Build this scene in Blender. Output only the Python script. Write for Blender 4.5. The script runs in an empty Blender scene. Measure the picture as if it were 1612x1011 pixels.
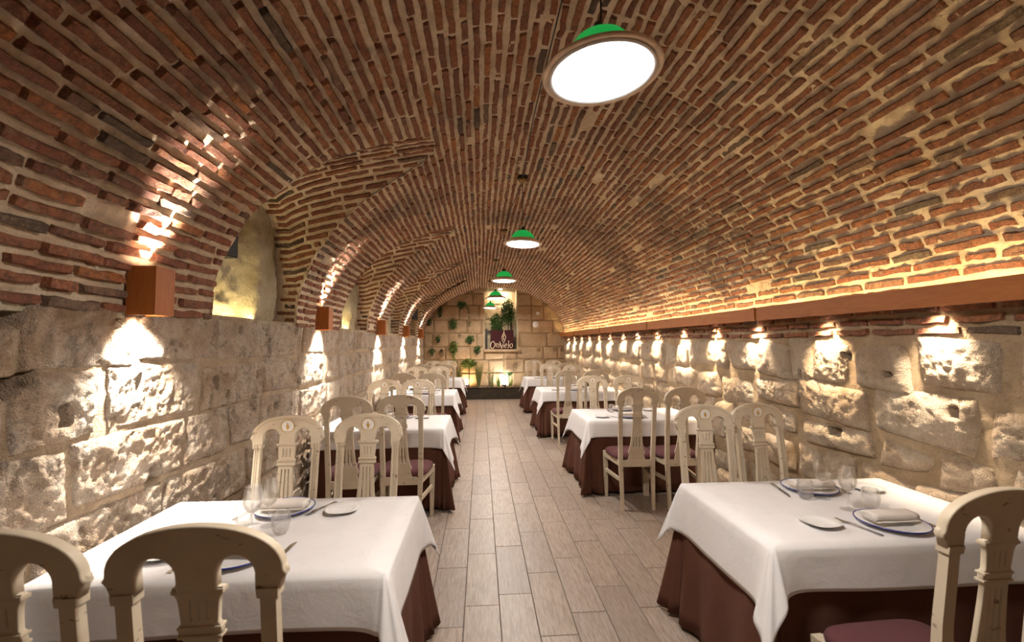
import bpy, bmesh, math, random
import numpy as np
from mathutils import Vector, Matrix
random.seed(7); RNG = np.random.default_rng(7)
PI = math.pi
SC = bpy.context.scene
COL = SC.collection

# ------------------------------------------------------------------ camera
F_PX, VPX, VPY, EYE = 700.0, 757.0, 540.0, 1.56
dv = np.array([VPX-806, -(VPY-505.5), F_PX]); dv /= np.linalg.norm(dv)
zv = np.array([0, 1.0, 0]) - dv*dv[1]; zv /= np.linalg.norm(zv)
xv = np.cross(zv, dv); xv = xv if xv[0] > 0 else -xv
WM = np.stack([xv, dv, zv])            # world axes written in camera axes (right, up, forward)
cd = bpy.data.cameras.new('camera'); cam = bpy.data.objects.new('camera', cd); COL.objects.link(cam)
cd.sensor_width = 36; cd.lens = F_PX/1612*36; cd.clip_start = 0.02
R = Matrix(((WM[0][0], WM[0][1], -WM[0][2]), (WM[1][0], WM[1][1], -WM[1][2]), (WM[2][0], WM[2][1], -WM[2][2])))
cam.matrix_world = Matrix.Translation((0, 0, EYE)) @ R.to_4x4()
cd.dof.use_dof = True; cd.dof.focus_distance = 7.5; cd.dof.aperture_fstop = 3.8
SC.camera = cam
def proj(P):
    v = (np.asarray(P, float)-np.array([0, 0, EYE])) @ WM
    w = np.where(v[..., 2] > .05, v[..., 2], np.nan)
    return 806+F_PX*v[..., 0]/w, 505.5-F_PX*v[..., 1]/w

# ------------------------------------------------------------------ world, view
w = bpy.data.worlds.new('world'); SC.world = w; w.use_nodes = True
w.node_tree.nodes['Background'].inputs[0].default_value = (1, .86, .7, 1)
w.node_tree.nodes['Background'].inputs[1].default_value = .05
SC.view_settings.view_transform = 'Standard'; SC.view_settings.look = 'None'
SC.view_settings.gamma = 1; SC.view_settings.use_curve_mapping = False
SC.view_settings.exposure = 0.32
P_PEND, P_SCON_UP, P_SCON_DN, P_SPOT, P_LEDR, P_LEDL = 37.0, 230.0, 190.0, 95.0, 60.0, 3.0
WARM, YEL, WHT = (1, .76, .50), (1, .72, .33), (1, .89, .77)

# ------------------------------------------------------------------ node helpers
def new_mat(name):
    m = bpy.data.materials.new(name); m.use_nodes = True
    nt = m.node_tree; b = nt.nodes['Principled BSDF']
    return m, nt, b
def N(nt, t, **kw):
    n = nt.nodes.new(t)
    for k, v in kw.items():
        if k in n.inputs.keys() if hasattr(n.inputs, 'keys') else False: n.inputs[k].default_value = v
        else: setattr(n, k, v)
    return n
def ramp(nt, fac, stops, interp='LINEAR'):
    r = nt.nodes.new('ShaderNodeValToRGB'); r.color_ramp.interpolation = interp
    e = r.color_ramp.elements
    while len(e) < len(stops): e.new(0.5)
    for i, (p, c) in enumerate(stops):
        e[i].position = p; e[i].color = (c[0], c[1], c[2], 1)
    nt.links.new(fac, r.inputs[0]); return r.outputs[0]
def noise(nt, scale, detail=4, rough=.6, vec=None, dist=0):
    n = nt.nodes.new('ShaderNodeTexNoise'); n.inputs['Scale'].default_value = scale
    n.inputs['Detail'].default_value = detail; n.inputs['Roughness'].default_value = rough
    n.inputs['Distortion'].default_value = dist
    if vec is not None: nt.links.new(vec, n.inputs['Vector'])
    return n.outputs['Fac']
def mix(nt, fac, a, b, mode='MIX'):
    m = nt.nodes.new('ShaderNodeMix'); m.data_type = 'RGBA'; m.blend_type = mode
    for s, v in ((m.inputs[0], fac), (m.inputs[6], a), (m.inputs[7], b)):
        if isinstance(v, (int, float)): s.default_value = v
        elif isinstance(v, tuple): s.default_value = (*v, 1)
        else: nt.links.new(v, s)
    return m.outputs[2]
def math_n(nt, op, a, b=None):
    m = nt.nodes.new('ShaderNodeMath'); m.operation = op
    for s, v in ((m.inputs[0], a), (m.inputs[1], b)):
        if v is None: continue
        if isinstance(v, (int, float)): s.default_value = v
        else: nt.links.new(v, s)
    return m.outputs[0]
def bump(nt, b, h, strength=.5, dist=.01):
    n = nt.nodes.new('ShaderNodeBump'); n.inputs['Strength'].default_value = strength
    n.inputs['Distance'].default_value = dist
    nt.links.new(h, n.inputs['Height']); nt.links.new(n.outputs[0], b.inputs['Normal'])
def geo_pos(nt, sc=(1, 1, 1)):
    g = nt.nodes.new('ShaderNodeNewGeometry'); mp = nt.nodes.new('ShaderNodeMapping')
    mp.inputs['Scale'].default_value = sc
    nt.links.new(g.outputs['Position'], mp.inputs['Vector']); return mp.outputs[0]
def rnd_value(nt):
    g = nt.nodes.new('ShaderNodeNewGeometry'); o = nt.nodes.new('ShaderNodeObjectInfo')
    s = math_n(nt, 'ADD', g.outputs['Random Per Island'], o.outputs['Random'])
    return math_n(nt, 'FRACT', s)
def simple(name, col, rough=.5, metal=0, nscale=None, namp=.15, bmp=0, spec=None, sheen=0):
    m, nt, b = new_mat(name)
    b.inputs['Roughness'].default_value = rough; b.inputs['Metallic'].default_value = metal
    if sheen: b.inputs['Sheen Weight'].default_value = sheen
    if nscale:
        f = noise(nt, nscale, vec=geo_pos(nt))
        c = ramp(nt, f, [(.3, tuple(x*(1-namp) for x in col)), (.7, tuple(min(1, x*(1+namp)) for x in col))])
        nt.links.new(c, b.inputs['Base Color'])
        if bmp: bump(nt, b, f, bmp, .003)
    else: b.inputs['Base Color'].default_value = (*col, 1)
    return m
def emis(name, col, s):
    m, nt, b = new_mat(name)
    b.inputs['Base Color'].default_value = (*col, 1); b.inputs['Emission Color'].default_value = (*col, 1)
    b.inputs['Emission Strength'].default_value = s; return m

# ------------------------------------------------------------------ materials
def soot(nt, c, p):
    s1 = noise(nt, .75, 6, .62, p, .3)
    return mix(nt, ramp(nt, s1, [(.50, (0, 0, 0)), (.66, (.55, .55, .55))]), c, mix(nt, .82, c, (.035, .022, .014)))
def mat_brick():
    m, nt, b = new_mat('fired_brick'); r = rnd_value(nt)
    c = ramp(nt, r, [(0, (.27, .085, .040)), (.18, (.33, .110, .050)), (.36, (.21, .074, .042)), (.52, (.38, .135, .058)),
                     (.66, (.28, .115, .068)), (.78, (.48, .180, .052)), (.86, (.33, .12, .06)), (.965, (.17, .125, .085)), (1, (.075, .055, .042))])
    p = geo_pos(nt)
    f1 = noise(nt, 26, 5, .65, p); f2 = noise(nt, 140, 3, .7, p)
    c = mix(nt, ramp(nt, f1, [(.42, (0, 0, 0)), (.72, (.85, .85, .85))]), c, (.10, .055, .035))
    f3 = noise(nt, 11, 6, .75, p)
    c = mix(nt, ramp(nt, f3, [(.54, (0, 0, 0)), (.72, (.6, .6, .6))]), c, (.40, .29, .19))
    f4 = noise(nt, 62, 5, .8, p)
    c = mix(nt, ramp(nt, f4, [(.50, (0, 0, 0)), (.66, (.75, .75, .75))]), c, (.075, .036, .022))
    c = mix(nt, ramp(nt, f4, [(.32, (.6, .6, .6)), (.44, (0, 0, 0))]), c, (.44, .26, .15))
    c = soot(nt, c, p)
    nt.links.new(c, b.inputs['Base Color']); b.inputs['Roughness'].default_value = .88
    h = math_n(nt, 'ADD', math_n(nt, 'MULTIPLY', f1, 1.2), f2); bump(nt, b, h, 1.0, .012)
    return m
def mat_mortar(name, c0, c1, c2, bs=.7):
    m, nt, b = new_mat(name); p = geo_pos(nt)
    f1 = noise(nt, 5, 6, .65, p); f2 = noise(nt, 55, 5, .7, p)
    c = ramp(nt, f1, [(.3, c0), (.52, c1), (.75, c2)])
    c = mix(nt, ramp(nt, f2, [(.54, (0, 0, 0)), (.76, (.6, .6, .6))]), c, tuple(x*.4 for x in c0))
    if name == 'vault_mortar': c = soot(nt, c, p)
    nt.links.new(c, b.inputs['Base Color']); b.inputs['Roughness'].default_value = .95
    f9 = noise(nt, 160, 3, .7, p); bump(nt, b, math_n(nt, 'ADD', f2, math_n(nt, 'MULTIPLY', f9, .5)), bs, .022); return m
def mat_stone(name, cols, dark, bs=.8, pit=.5, tint=.25):
    m, nt, b = new_mat(name); p = geo_pos(nt)
    f1 = noise(nt, 3.2, 7, .68, p, .4); f2 = noise(nt, 30, 6, .75, p); f3 = noise(nt, 6.5, 7, .74, p, .8); f4 = noise(nt, 150, 2, .6, p)
    c = ramp(nt, f1, [(.34, cols[0]), (.46, cols[1]), (.57, cols[2]), (.68, cols[3])])
    c = mix(nt, ramp(nt, f3, [(.52, (0, 0, 0)), (.66, (pit, pit, pit))]), c, dark)
    c = mix(nt, ramp(nt, f2, [(.56, (0, 0, 0)), (.74, (pit*.9,)*3)]), c, tuple(x*.7 for x in dark))
    r = rnd_value(nt)
    c = mix(nt, tint, c, ramp(nt, r, [(0, cols[1]), (.4, cols[3]), (.7, cols[0]), (1, cols[2])]))
    nt.links.new(c, b.inputs['Base Color']); b.inputs['Roughness'].default_value = .93
    f5 = noise(nt, 75, 4, .75, p); h = math_n(nt, 'ADD', math_n(nt, 'MULTIPLY', f2, .45), math_n(nt, 'ADD', math_n(nt, 'MULTIPLY', f5, .8), math_n(nt, 'MULTIPLY', f4, .3))); bump(nt, b, h, bs, .05)
    c = mix(nt, ramp(nt, f5, [(.58, (0, 0, 0)), (.70, (pit*.8,)*3)]), c, tuple(x*.8 for x in dark)); nt.links.new(c, b.inputs['Base Color'])
    return m
def mat_paint():
    m, nt, b = new_mat('distressed_cream_paint')
    tc = nt.nodes.new('ShaderNodeTexCoord'); mp = nt.nodes.new('ShaderNodeMapping'); oi = nt.nodes.new('ShaderNodeObjectInfo')
    nt.links.new(tc.outputs['Object'], mp.inputs[0]); mp.inputs['Scale'].default_value = (1, 1, 1)
    cmb = nt.nodes.new('ShaderNodeCombineXYZ')
    nt.links.new(math_n(nt, 'MULTIPLY', oi.outputs['Random'], 40.), cmb.inputs[0]); nt.links.new(cmb.outputs[0], mp.inputs['Location'])
    mp2 = nt.nodes.new('ShaderNodeMapping'); mp2.inputs['Scale'].default_value = (1, 1, 2.6); nt.links.new(mp.outputs[0], mp2.inputs[0])
    f1 = noise(nt, 16, 5, .62, mp2.outputs[0], .5); f2 = noise(nt, 6, 3, .5, mp.outputs[0])
    c = ramp(nt, f2, [(.3, (.49, .405, .29)), (.7, (.60, .52, .395))])
    c = mix(nt, ramp(nt, f1, [(.635, (0, 0, 0)), (.67, (.85, .85, .85))]), c, (.12, .065, .035))
    nt.links.new(c, b.inputs['Base Color']); b.inputs['Roughness'].default_value = .5
    bump(nt, b, f1, .15, .002); return m
def mat_plank():
    m, nt, b = new_mat('wood_look_tile'); p = geo_pos(nt, (1, .1, 1)); p2 = geo_pos(nt, (1, .33, 1)); r = rnd_value(nt)
    cmb = nt.nodes.new('ShaderNodeCombineXYZ'); nt.links.new(math_n(nt, 'MULTIPLY', r, 23.), cmb.inputs[1]); nt.links.new(math_n(nt, 'MULTIPLY', r, 11.), cmb.inputs[0])
    va = nt.nodes.new('ShaderNodeVectorMath'); nt.links.new(p, va.inputs[0]); nt.links.new(cmb.outputs[0], va.inputs[1])
    vb = nt.nodes.new('ShaderNodeVectorMath'); nt.links.new(p2, vb.inputs[0]); nt.links.new(cmb.outputs[0], vb.inputs[1])
    g = noise(nt, 75, 6, .7, va.outputs[0], .8); k = noise(nt, 12, 3, .5, vb.outputs[0], 1.2)
    c = ramp(nt, r, [(0, (.28, .225, .19)), (.5, (.35, .285, .24)), (.8, (.31, .24, .185)), (1, (.38, .32, .275))])
    c = mix(nt, ramp(nt, g, [(.38, (.75, .75, .75)), (.60, (0, 0, 0))]), c, (.17, .12, .085))
    c = mix(nt, ramp(nt, k, [(.64, (0, 0, 0)), (.72, (.55, .55, .55))]), c, (.17, .12, .085))
    nt.links.new(c, b.inputs['Base Color']); b.inputs['Roughness'].default_value = .42
    bump(nt, b, g, .12, .002); return m
def mat_wood(name, c0, c1, rough=.42, axis=(1, 1, .1)):
    m, nt, b = new_mat(name); p = geo_pos(nt, axis); g = noise(nt, 40, 6, .7, p, 1.5)
    c = ramp(nt, g, [(.3, c0), (.7, c1)]); nt.links.new(c, b.inputs['Base Color'])
    b.inputs['Roughness'].default_value = rough; b.inputs['Specular IOR Level'].default_value = .25; return m
def mat_cloth(name, col, rough=.9, sc=700, bs=.12, sheen=.1):
    m, nt, b = new_mat(name); p = geo_pos(nt)
    f = noise(nt, 9, 5, .6, p, .5); g = noise(nt, sc, 1, .5, p)
    c = ramp(nt, f, [(.3, tuple(x*.93 for x in col)), (.7, col)]); nt.links.new(c, b.inputs['Base Color'])
    b.inputs['Roughness'].default_value = rough; b.inputs['Sheen Weight'].default_value = sheen; b.inputs['Specular IOR Level'].default_value = .2
    bump(nt, b, math_n(nt, 'ADD', f, math_n(nt, 'MULTIPLY', g, .04)), bs, .03); return m
def mat_glass():
    m, nt, b = new_mat('clear_glass'); nt.nodes.remove(b)
    tr = nt.nodes.new('ShaderNodeBsdfTransparent'); tr.inputs[0].default_value = (.99, .99, .985, 1)
    gl = nt.nodes.new('ShaderNodeBsdfGlass'); gl.inputs['Roughness'].default_value = 0; gl.inputs['IOR'].default_value = 1.42
    mx = nt.nodes.new('ShaderNodeMixShader'); mx.inputs[0].default_value = .32
    nt.links.new(tr.outputs[0], mx.inputs[1]); nt.links.new(gl.outputs[0], mx.inputs[2])
    nt.links.new(mx.outputs[0], nt.nodes['Material Output'].inputs[0]); return m
SC.cycles.transparent_max_bounces = 24
MT = dict(
    brick=mat_brick(),
    mortar=mat_mortar('vault_mortar', (.50, .37, .24), (.72, .58, .41), (.84, .72, .55)),
    mortar_left=mat_mortar('grey_lime_mortar', (.36, .26, .16), (.50, .375, .25), (.62, .49, .36), 1),
    mortar_end=mat_mortar('brown_joint_mortar', (.22, .14, .07), (.31, .21, .115), (.40, .28, .16)),
    mortar_right=mat_mortar('ochre_lime_mortar', (.27, .185, .10), (.40, .29, .175), (.52, .40, .26)),
    stone_left=mat_stone('weathered_limestone', [(.50, .34, .21), (.70, .54, .39), (.86, .74, .60), (.60, .43, .29)], (.17, .105, .06), 1, .85, .15),
    stone_right=mat_stone('pale_rubble_limestone', [(.62, .44, .28), (.80, .62, .44), (.90, .76, .58), (.68, .50, .33)], (.26, .16, .09), 1, .7),
    stone_end=mat_stone('tan_ashlar', [(.56, .38, .21), (.68, .49, .30), (.78, .59, .39), (.58, .40, .23)], (.22, .13, .065), .9, .6, .4),
    plaster=mat_mortar('rough_lime_plaster', (.42, .34, .19), (.56, .49, .33), (.64, .58, .44), .9),
    paint=mat_paint(), plank=mat_plank(),
    grout=simple('dark_grout', (.10, .085, .07), .9, nscale=30),
    wood=mat_wood('varnished_red_wood', (.27, .080, .018), (.38, .13, .03), .5),
    beamwood=mat_wood('pelmet_wood', (.30, .095, .022), (.40, .15, .04), .5, (1, .1, 1)),
    white=mat_cloth('white_linen', (.69, .675, .675)), brown=mat_cloth('brown_tablecloth', (.105, .043, .027), .95, sheen=0),
    napkin=mat_cloth('napkin_linen', (.70, .65, .60), .9, 500, .2),
    seat=mat_cloth('burgundy_velvet', (.105, .038, .042), .9, 900, .1, 0.05),
    china=simple('white_china', (.74, .74, .73), .16), blue=simple('cobalt_rim', (.02, .025, .22), .2),
    steel=simple('cutlery_steel', (.55, .53, .50), .22, 1), glass=mat_glass(),
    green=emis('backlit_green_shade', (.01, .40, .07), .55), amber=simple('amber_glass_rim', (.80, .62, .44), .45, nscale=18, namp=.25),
    black=simple('black_plastic', (.010, .009, .008), .85), cable=simple('black_cable', (.008, .008, .008), .6),
    brass=simple('aged_brass', (.30, .19, .07), .4, .8), diffuser=emis('lamp_diffuser', (1, .97, .93), 14.0),
    whiteen=simple('white_enamel', (.8, .8, .8), .3),
    led=emis('led_tape', (1, .75, .35), 4.0), bulb=emis('spot_bulb', (1, .85, .65), 30.0),
    gold=simple('gold_paint', (.55, .33, .06), .35, .3), medal=simple('medallion_white', (.72, .68, .64), .4),
    sign=simple('dark_red_sign', (.034, .003, .005), .95), letter=simple('cream_letter', (.75, .62, .42), .5),
    slate=mat_stone('dark_slate_tile', [(.025, .02, .015), (.035, .025, .016), (.05, .034, .018), (.022, .018, .015)], (.11, .065, .025), .3, .5),
    soil=mat_mortar('dark_soil', (.04, .025, .015), (.06, .04, .025), (.09, .06, .04)),
    rock=mat_stone('reddish_rock', [(.25, .13, .08), (.32, .17, .10), (.38, .24, .16), (.28, .15, .10)], (.12, .07, .05), .5, .4),
    pot=simple('dark_flower_pot', (.02, .02, .018), .6), darkwood=simple('dark_window_wood', (.03, .014, .008), .5),
)
def mat_leaf(name, c0, c1):
    m, nt, b = new_mat(name); r = rnd_value(nt); c = ramp(nt, r, [(0, c0), (.6, c1), (1, tuple(min(1, x*1.5) for x in c1))])
    nt.links.new(c, b.inputs['Base Color']); b.inputs['Roughness'].default_value = .5; return m
MT['leaf'] = mat_leaf('dark_leaf', (.014, .045, .008), (.045, .12, .02))
MT['leaf2'] = mat_leaf('bright_leaf', (.05, .11, .015), (.15, .23, .03))
MT['reed'] = mat_leaf('reed_leaf', (.05, .07, .02), (.16, .17, .05))

# ------------------------------------------------------------------ noise (numpy)
def _h(ix, iy, iz):
    n = (ix.astype(np.int64)*374761393 + iy.astype(np.int64)*668265263 + iz.astype(np.int64)*2147483647*3) & 0xffffffff
    n = ((n ^ (n >> 13))*1274126177) & 0xffffffff
    n = (n ^ (n >> 16)) & 0xffffffff
    return n/4294967295.0
def vnoise(P):
    P = np.asarray(P, float); i = np.floor(P); f = P-i; f = f*f*(3-2*f)
    ix, iy, iz = i[..., 0], i[..., 1], i[..., 2]; r = 0
    for a in (0, 1):
        for b_ in (0, 1):
            for c in (0, 1):
                wt = (f[..., 0] if a else 1-f[..., 0])*(f[..., 1] if b_ else 1-f[..., 1])*(f[..., 2] if c else 1-f[..., 2])
                r = r+wt*_h(ix+a, iy+b_, iz+c)
    return r*2-1
def fbm(P, sc, octv=4, g=.55):
    P = np.asarray(P, float)*sc; a = 1; r = 0; t = 0
    for k in range(octv):
        r = r+a*vnoise(P+17.3*k); t += a; a *= g; P = P*2.03
    return r/t

# ------------------------------------------------------------------ object helpers
def mk(name, verts, faces, mat, parent=None, loc=None, smooth=False, mats=None, midx=None):
    me = bpy.data.meshes.new(name); verts = np.asarray(verts, float)
    me.from_pydata(verts.tolist() if len(verts) else [], [], [tuple(int(i) for i in f) for f in faces])
    me.materials.append(MT[mat] if isinstance(mat, str) else mat)
    if mats:
        for q in mats: me.materials.append(MT[q])
        me.polygons.foreach_set('material_index', midx)
    if smooth: me.polygons.foreach_set('use_smooth', [True]*len(me.polygons))
    o = bpy.data.objects.new(name, me); COL.objects.link(o)
    if parent: o.parent = parent
    if loc is not None: o.location = loc
    return o
def empty(name, loc=(0, 0, 0), rz=0):
    o = bpy.data.objects.new(name, None); COL.objects.link(o); o.location = loc; o.rotation_euler = (0, 0, rz)
    o.empty_display_size = .1; return o
def tag(o, label=None, cat=None, group=None, kind=None):
    if label: o['label'] = label
    if cat: o['category'] = cat
    if group: o['group'] = group
    if kind: o['kind'] = kind
    return o
class MB:
    def __init__(s): s.v = []; s.f = []
    def add(s, v, f):
        n = len(s.v); s.v += [tuple(map(float, p)) for p in v]; s.f += [tuple(i+n for i in q) for q in f]; return s
    def box(s, x0, x1, y0, y1, z0, z1):
        return s.add([(x0, y0, z0), (x1, y0, z0), (x1, y1, z0), (x0, y1, z0), (x0, y0, z1), (x1, y0, z1), (x1, y1, z1), (x0, y1, z1)],
                     [(0, 3, 2, 1), (4, 5, 6, 7), (0, 1, 5, 4), (1, 2, 6, 5), (2, 3, 7, 6), (3, 0, 4, 7)])
    def loft(s, secs, cap=True):
        n = len(secs[0]); base = len(s.v)
        v = [p for q in secs for p in q]; f = []
        for i in range(len(secs)-1):
            for j in range(n):
                k = (j+1) % n; f.append((i*n+j, i*n+k, (i+1)*n+k, (i+1)*n+j))
        if cap: f.append(tuple(range(n))[::-1]); f.append(tuple((len(secs)-1)*n+j for j in range(n)))
        return s.add(v, f)
    def lathe(s, prof, n=24, c=(0, 0, 0)):
        base = []; f = []
        for (r, z) in prof:
            base.append([(c[0]+r*math.cos(2*PI*j/n), c[1]+r*math.sin(2*PI*j/n), c[2]+z) for j in range(n)])
        return s.loft(base, cap=False)
    def tube(s, pts, r, n=6):
        pts = [Vector(p) for p in pts]; secs = []
        for i, p in enumerate(pts):
            d = (pts[min(i+1, len(pts)-1)]-pts[max(i-1, 0)]).normalized()
            a = d.orthogonal().normalized() if i == 0 else (a-d*a.dot(d)).normalized()
            b_ = d.cross(a); rr = r[i] if isinstance(r, (list, tuple)) else r
            secs.append([tuple(p+(a*math.cos(2*PI*k/n)+b_*math.sin(2*PI*k/n))*rr) for k in range(n)])
        return s.loft(secs)
    def build(s, name, mat, parent=None, loc=None, smooth=False, bevel=0, seg=2):
        o = mk(name, s.v, s.f, mat, parent, loc, smooth)
        if bevel:
            bm = bmesh.new(); bm.from_mesh(o.data)
            bmesh.ops.bevel(bm, geom=bm.edges[:], offset=bevel, segments=seg, affect='EDGES', profile=.5, clamp_overlap=True)
            bm.to_mesh(o.data); bm.free()
            if smooth: o.data.polygons.foreach_set('use_smooth', [True]*len(o.data.polygons))
        bm = bmesh.new(); bm.from_mesh(o.data); bmesh.ops.recalc_face_normals(bm, faces=bm.faces); bm.to_mesh(o.data); bm.free()
        return o
def curve_shape(name, polys, ext, bev, mat, parent=None, fn=None):
    """closed 2D outlines (x, z) -> solid plate in the XZ plane; fn bends it"""
    cu = bpy.data.curves.new(name, 'CURVE'); cu.dimensions = '2D'; cu.fill_mode = 'BOTH'
    cu.extrude = ext; cu.bevel_depth = bev; cu.bevel_resolution = 1
    for pl in polys:
        sp = cu.splines.new('POLY'); sp.points.add(len(pl)-1); sp.use_cyclic_u = True
        for i, (x, z) in enumerate(pl): sp.points[i].co = (x, z, 0, 1)
    tmp = bpy.data.objects.new('t', cu); COL.objects.link(tmp)
    dg = bpy.context.evaluated_depsgraph_get()
    me = bpy.data.meshes.new_from_object(tmp.evaluated_get(dg)); bpy.data.objects.remove(tmp)
    for v in me.vertices:
        x, y, z = v.co; p = (x, -z, y)
        v.co = fn(*p) if fn else p
    me.name = name; me.materials.clear(); me.materials.append(MT[mat])
    me.flip_normals() if False else None
    o = bpy.data.objects.new(name, me); COL.objects.link(o)
    if parent: o.parent = parent
    return o
def kids(o, cache={}):
    return cache.get(o, [])
def copy_tree(o, loc=None, rz=None, parent=None):
    c = o.copy(); COL.objects.link(c)
    if parent: c.parent = parent
    if loc is not None: c.location = loc
    if rz is not None: c.rotation_euler = (0, 0, rz)
    for ch in CH.get(o.name, []): copy_tree(ch, parent=c)
    return c
CH = {}
def register(root):
    for o in list(COL.objects):
        if o.parent: CH.setdefault(o.parent.name, [])
    for o in list(COL.objects):
        if o.parent and o not in CH[o.parent.name]: CH[o.parent.name].append(o)
def only_reg(root):
    def rec(o):
        CH[o.name] = [c for c in COL.objects if c.parent == o]
        for c in CH[o.name]: rec(c)
    rec(root)

# ------------------------------------------------------------------ dimensions
XL, XR, YB, YE = -1.64, 2.46, -1.0, 12.95
ZL, ZR = 1.74, 1.80
PROF = np.array([(-1.645, 1.70), (-1.635, 1.85), (-1.60, 2.03), (-1.45, 2.36), (-1.2, 2.64), (-.89, 2.865), (-.35, 3.12), (0, 3.215), (.4, 3.26), (.9, 3.22), (1.4, 3.07), (1.85, 2.80), (2.2, 2.43), (2.40, 2.06), (2.45, 1.80)])
def _cr(P, n=24):
    out = []
    Q = np.vstack([2*P[0]-P[1], P, 2*P[-1]-P[-2]])
    for i in range(1, len(Q)-2):
        for t in np.linspace(0, 1, n, endpoint=False):
            p0, p1, p2, p3 = Q[i-1], Q[i], Q[i+1], Q[i+2]
            out.append(.5*((2*p1)+(-p0+p2)*t+(2*p0-5*p1+4*p2-p3)*t*t+(-p0+3*p1-3*p2+p3)*t**3))
    out.append(P[-1]); return np.array(out)
PD = _cr(PROF); PU = np.concatenate([[0], np.cumsum(np.linalg.norm(np.diff(PD, axis=0), axis=1))]); ULEN = PU[-1]
def main_P(u, v, h):
    X = np.interp(u, PU, PD[:, 0]); Z = np.interp(u, PU, PD[:, 1])
    e = .02; tx = np.interp(u+e, PU, PD[:, 0])-np.interp(u-e, PU, PD[:, 0]); tz = np.interp(u+e, PU, PD[:, 1])-np.interp(u-e, PU, PD[:, 1])
    l = np.hypot(tx, tz)+1e-9; nx, nz = tz/l, -tx/l
    Z = Z+(3.4-v)*.008*np.clip((Z-1.8)/1.4, 0, 1)
    P = np.stack([X, v, Z], -1)
    hh = h+.016*fbm(P, 1.3, 2)
    return P+np.stack([nx, 0*nx, nz], -1)*hh[..., None]
def Zmain(X):
    i = np.argsort(PD[:, 0]); return np.interp(X, PD[i, 0], PD[i, 1])
LUN = [3.44, 5.95, 8.42, 10.72]; LW = .62; XT = -.35; PEXP = 2.6
def zc(X): return 2.75+.372*np.clip((X-XL)/(XT-XL), 0, 1)**.6
_X = np.linspace(-1.63, XT, 200); _R = np.clip((Zmain(_X)-ZL)/(zc(_X)-ZL), 0, 1); _R = np.maximum.accumulate(_R)
def groin_g(X):
    r = np.interp(X, _X, _R, left=0, right=1); g = LW*(1-np.clip(r, 0, 1)**PEXP)**(1/PEXP)
    return np.where(np.asarray(X) >= XT, 0, g)
def groin_x(r): return np.interp(r, _R, _X)
# lunette arc table (by arc length at mid depth)
_th = np.linspace(0, PI, 400)
_ly = -LW*np.sign(np.cos(_th))*np.abs(np.cos(_th))**(2/PEXP); _lr = np.abs(np.sin(_th))**(2/PEXP)
_ls = np.concatenate([[0], np.cumsum(np.hypot(np.diff(_ly), np.diff(_lr)*1.15))]); LSL = _ls[-1]
XBACK = -1.84
def lun_P(s, X, h, yc):
    y = np.interp(s, _ls, _ly); r = np.interp(s, _ls, _lr)
    Z = ZL+(zc(X)-ZL)*r
    e = .02; ty = np.interp(s+e, _ls, _ly)-np.interp(s-e, _ls, _ly); tz = (np.interp(s+e, _ls, _lr)-np.interp(s-e, _ls, _lr))*1.15
    l = np.hypot(ty, tz)+1e-9; ny, nz = tz/l, -ty/l
    P = np.stack([X+0*s, yc+y, Z], -1)
    hh = h+.01*fbm(P, 1.7, 2)
    return P+np.stack([0*ny, ny, nz], -1)*hh[..., None]

# ------------------------------------------------------------------ ceiling
def WORN(P):   # pointing has fallen out of the joints low on the left, before the first recess
    return np.clip((2.75-P[..., 1]+.5*fbm(P, 1.6, 2))/.5, 0, 1)*np.clip((-.45-P[..., 0]+.35*fbm(P+5, 1.4, 2))/.45, 0, 1)*(.75+.5*fbm(P, 3, 2))
def grid_faces(nr, nc, base=0):
    return [(base+i*nc+j, base+i*nc+j+1, base+(i+1)*nc+j+1, base+(i+1)*nc+j) for i in range(nr-1) for j in range(nc-1)]
VS, VF = [], []
us = np.linspace(0, ULEN, 430)
Xu = np.interp(us, PU, PD[:, 0]); gu = groin_g(Xu)
gu[us > ULEN*.5] = 0
bays = [(YB, LUN[0])]+[(LUN[i], LUN[i+1]) for i in range(3)]+[(LUN[3], YE+.05)]
nb = 0
for bi, (a, b) in enumerate(bays):
    nv = int((b-a)/(.0145 if bi < 2 else .022))+2
    if bi == 0: nv = 250
    gx = np.maximum(gu-.006, 0); lo = a+(gx if bi > 0 else 0*gu); hi = b-(gx if bi < 4 else 0*gu)
    t = np.linspace(0, 1, nv); V = lo[:, None]+(hi-lo)[:, None]*t[None]
    U = np.repeat(us[:, None], nv, 1); P = main_P(U, V, np.zeros_like(U))
    P = main_P(U, V, .005*fbm(P, 12, 2)+.011*fbm(P, 38, 2)-.0005-.010*np.clip(1.2*fbm(P, 1.1, 2)+.1, 0, 1)*(P[..., 0] < .2)-.020*WORN(P))
    VS.append(P.reshape(-1, 3)); VF += grid_faces(len(us), nv, nb); nb += P.shape[0]*P.shape[1]
for yc in LUN:
    ss = np.linspace(0, LSL, 170); rr = np.interp(ss, _ls, _lr); xg = groin_x(rr)
    nx = 90; t = np.linspace(0, 1, nx); X = XBACK+(xg+.004-XBACK)[:, None]*t[None]
    S = np.repeat(ss[:, None], nx, 1); P = lun_P(S, X, np.zeros_like(S), yc)
    P = lun_P(S, X, .005*fbm(P, 12, 2)+.010*fbm(P, 38, 2)-.0005, yc)
    VS.append(P.reshape(-1, 3)); VF += grid_faces(len(ss), nx, nb); nb += P.shape[0]*P.shape[1]
ceiling = mk('ceiling', np.concatenate(VS), VF, 'mortar', smooth=True)
tag(ceiling, 'brick barrel vault with four smaller side vaults on its left, pale mortar joints', kind='structure')

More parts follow.
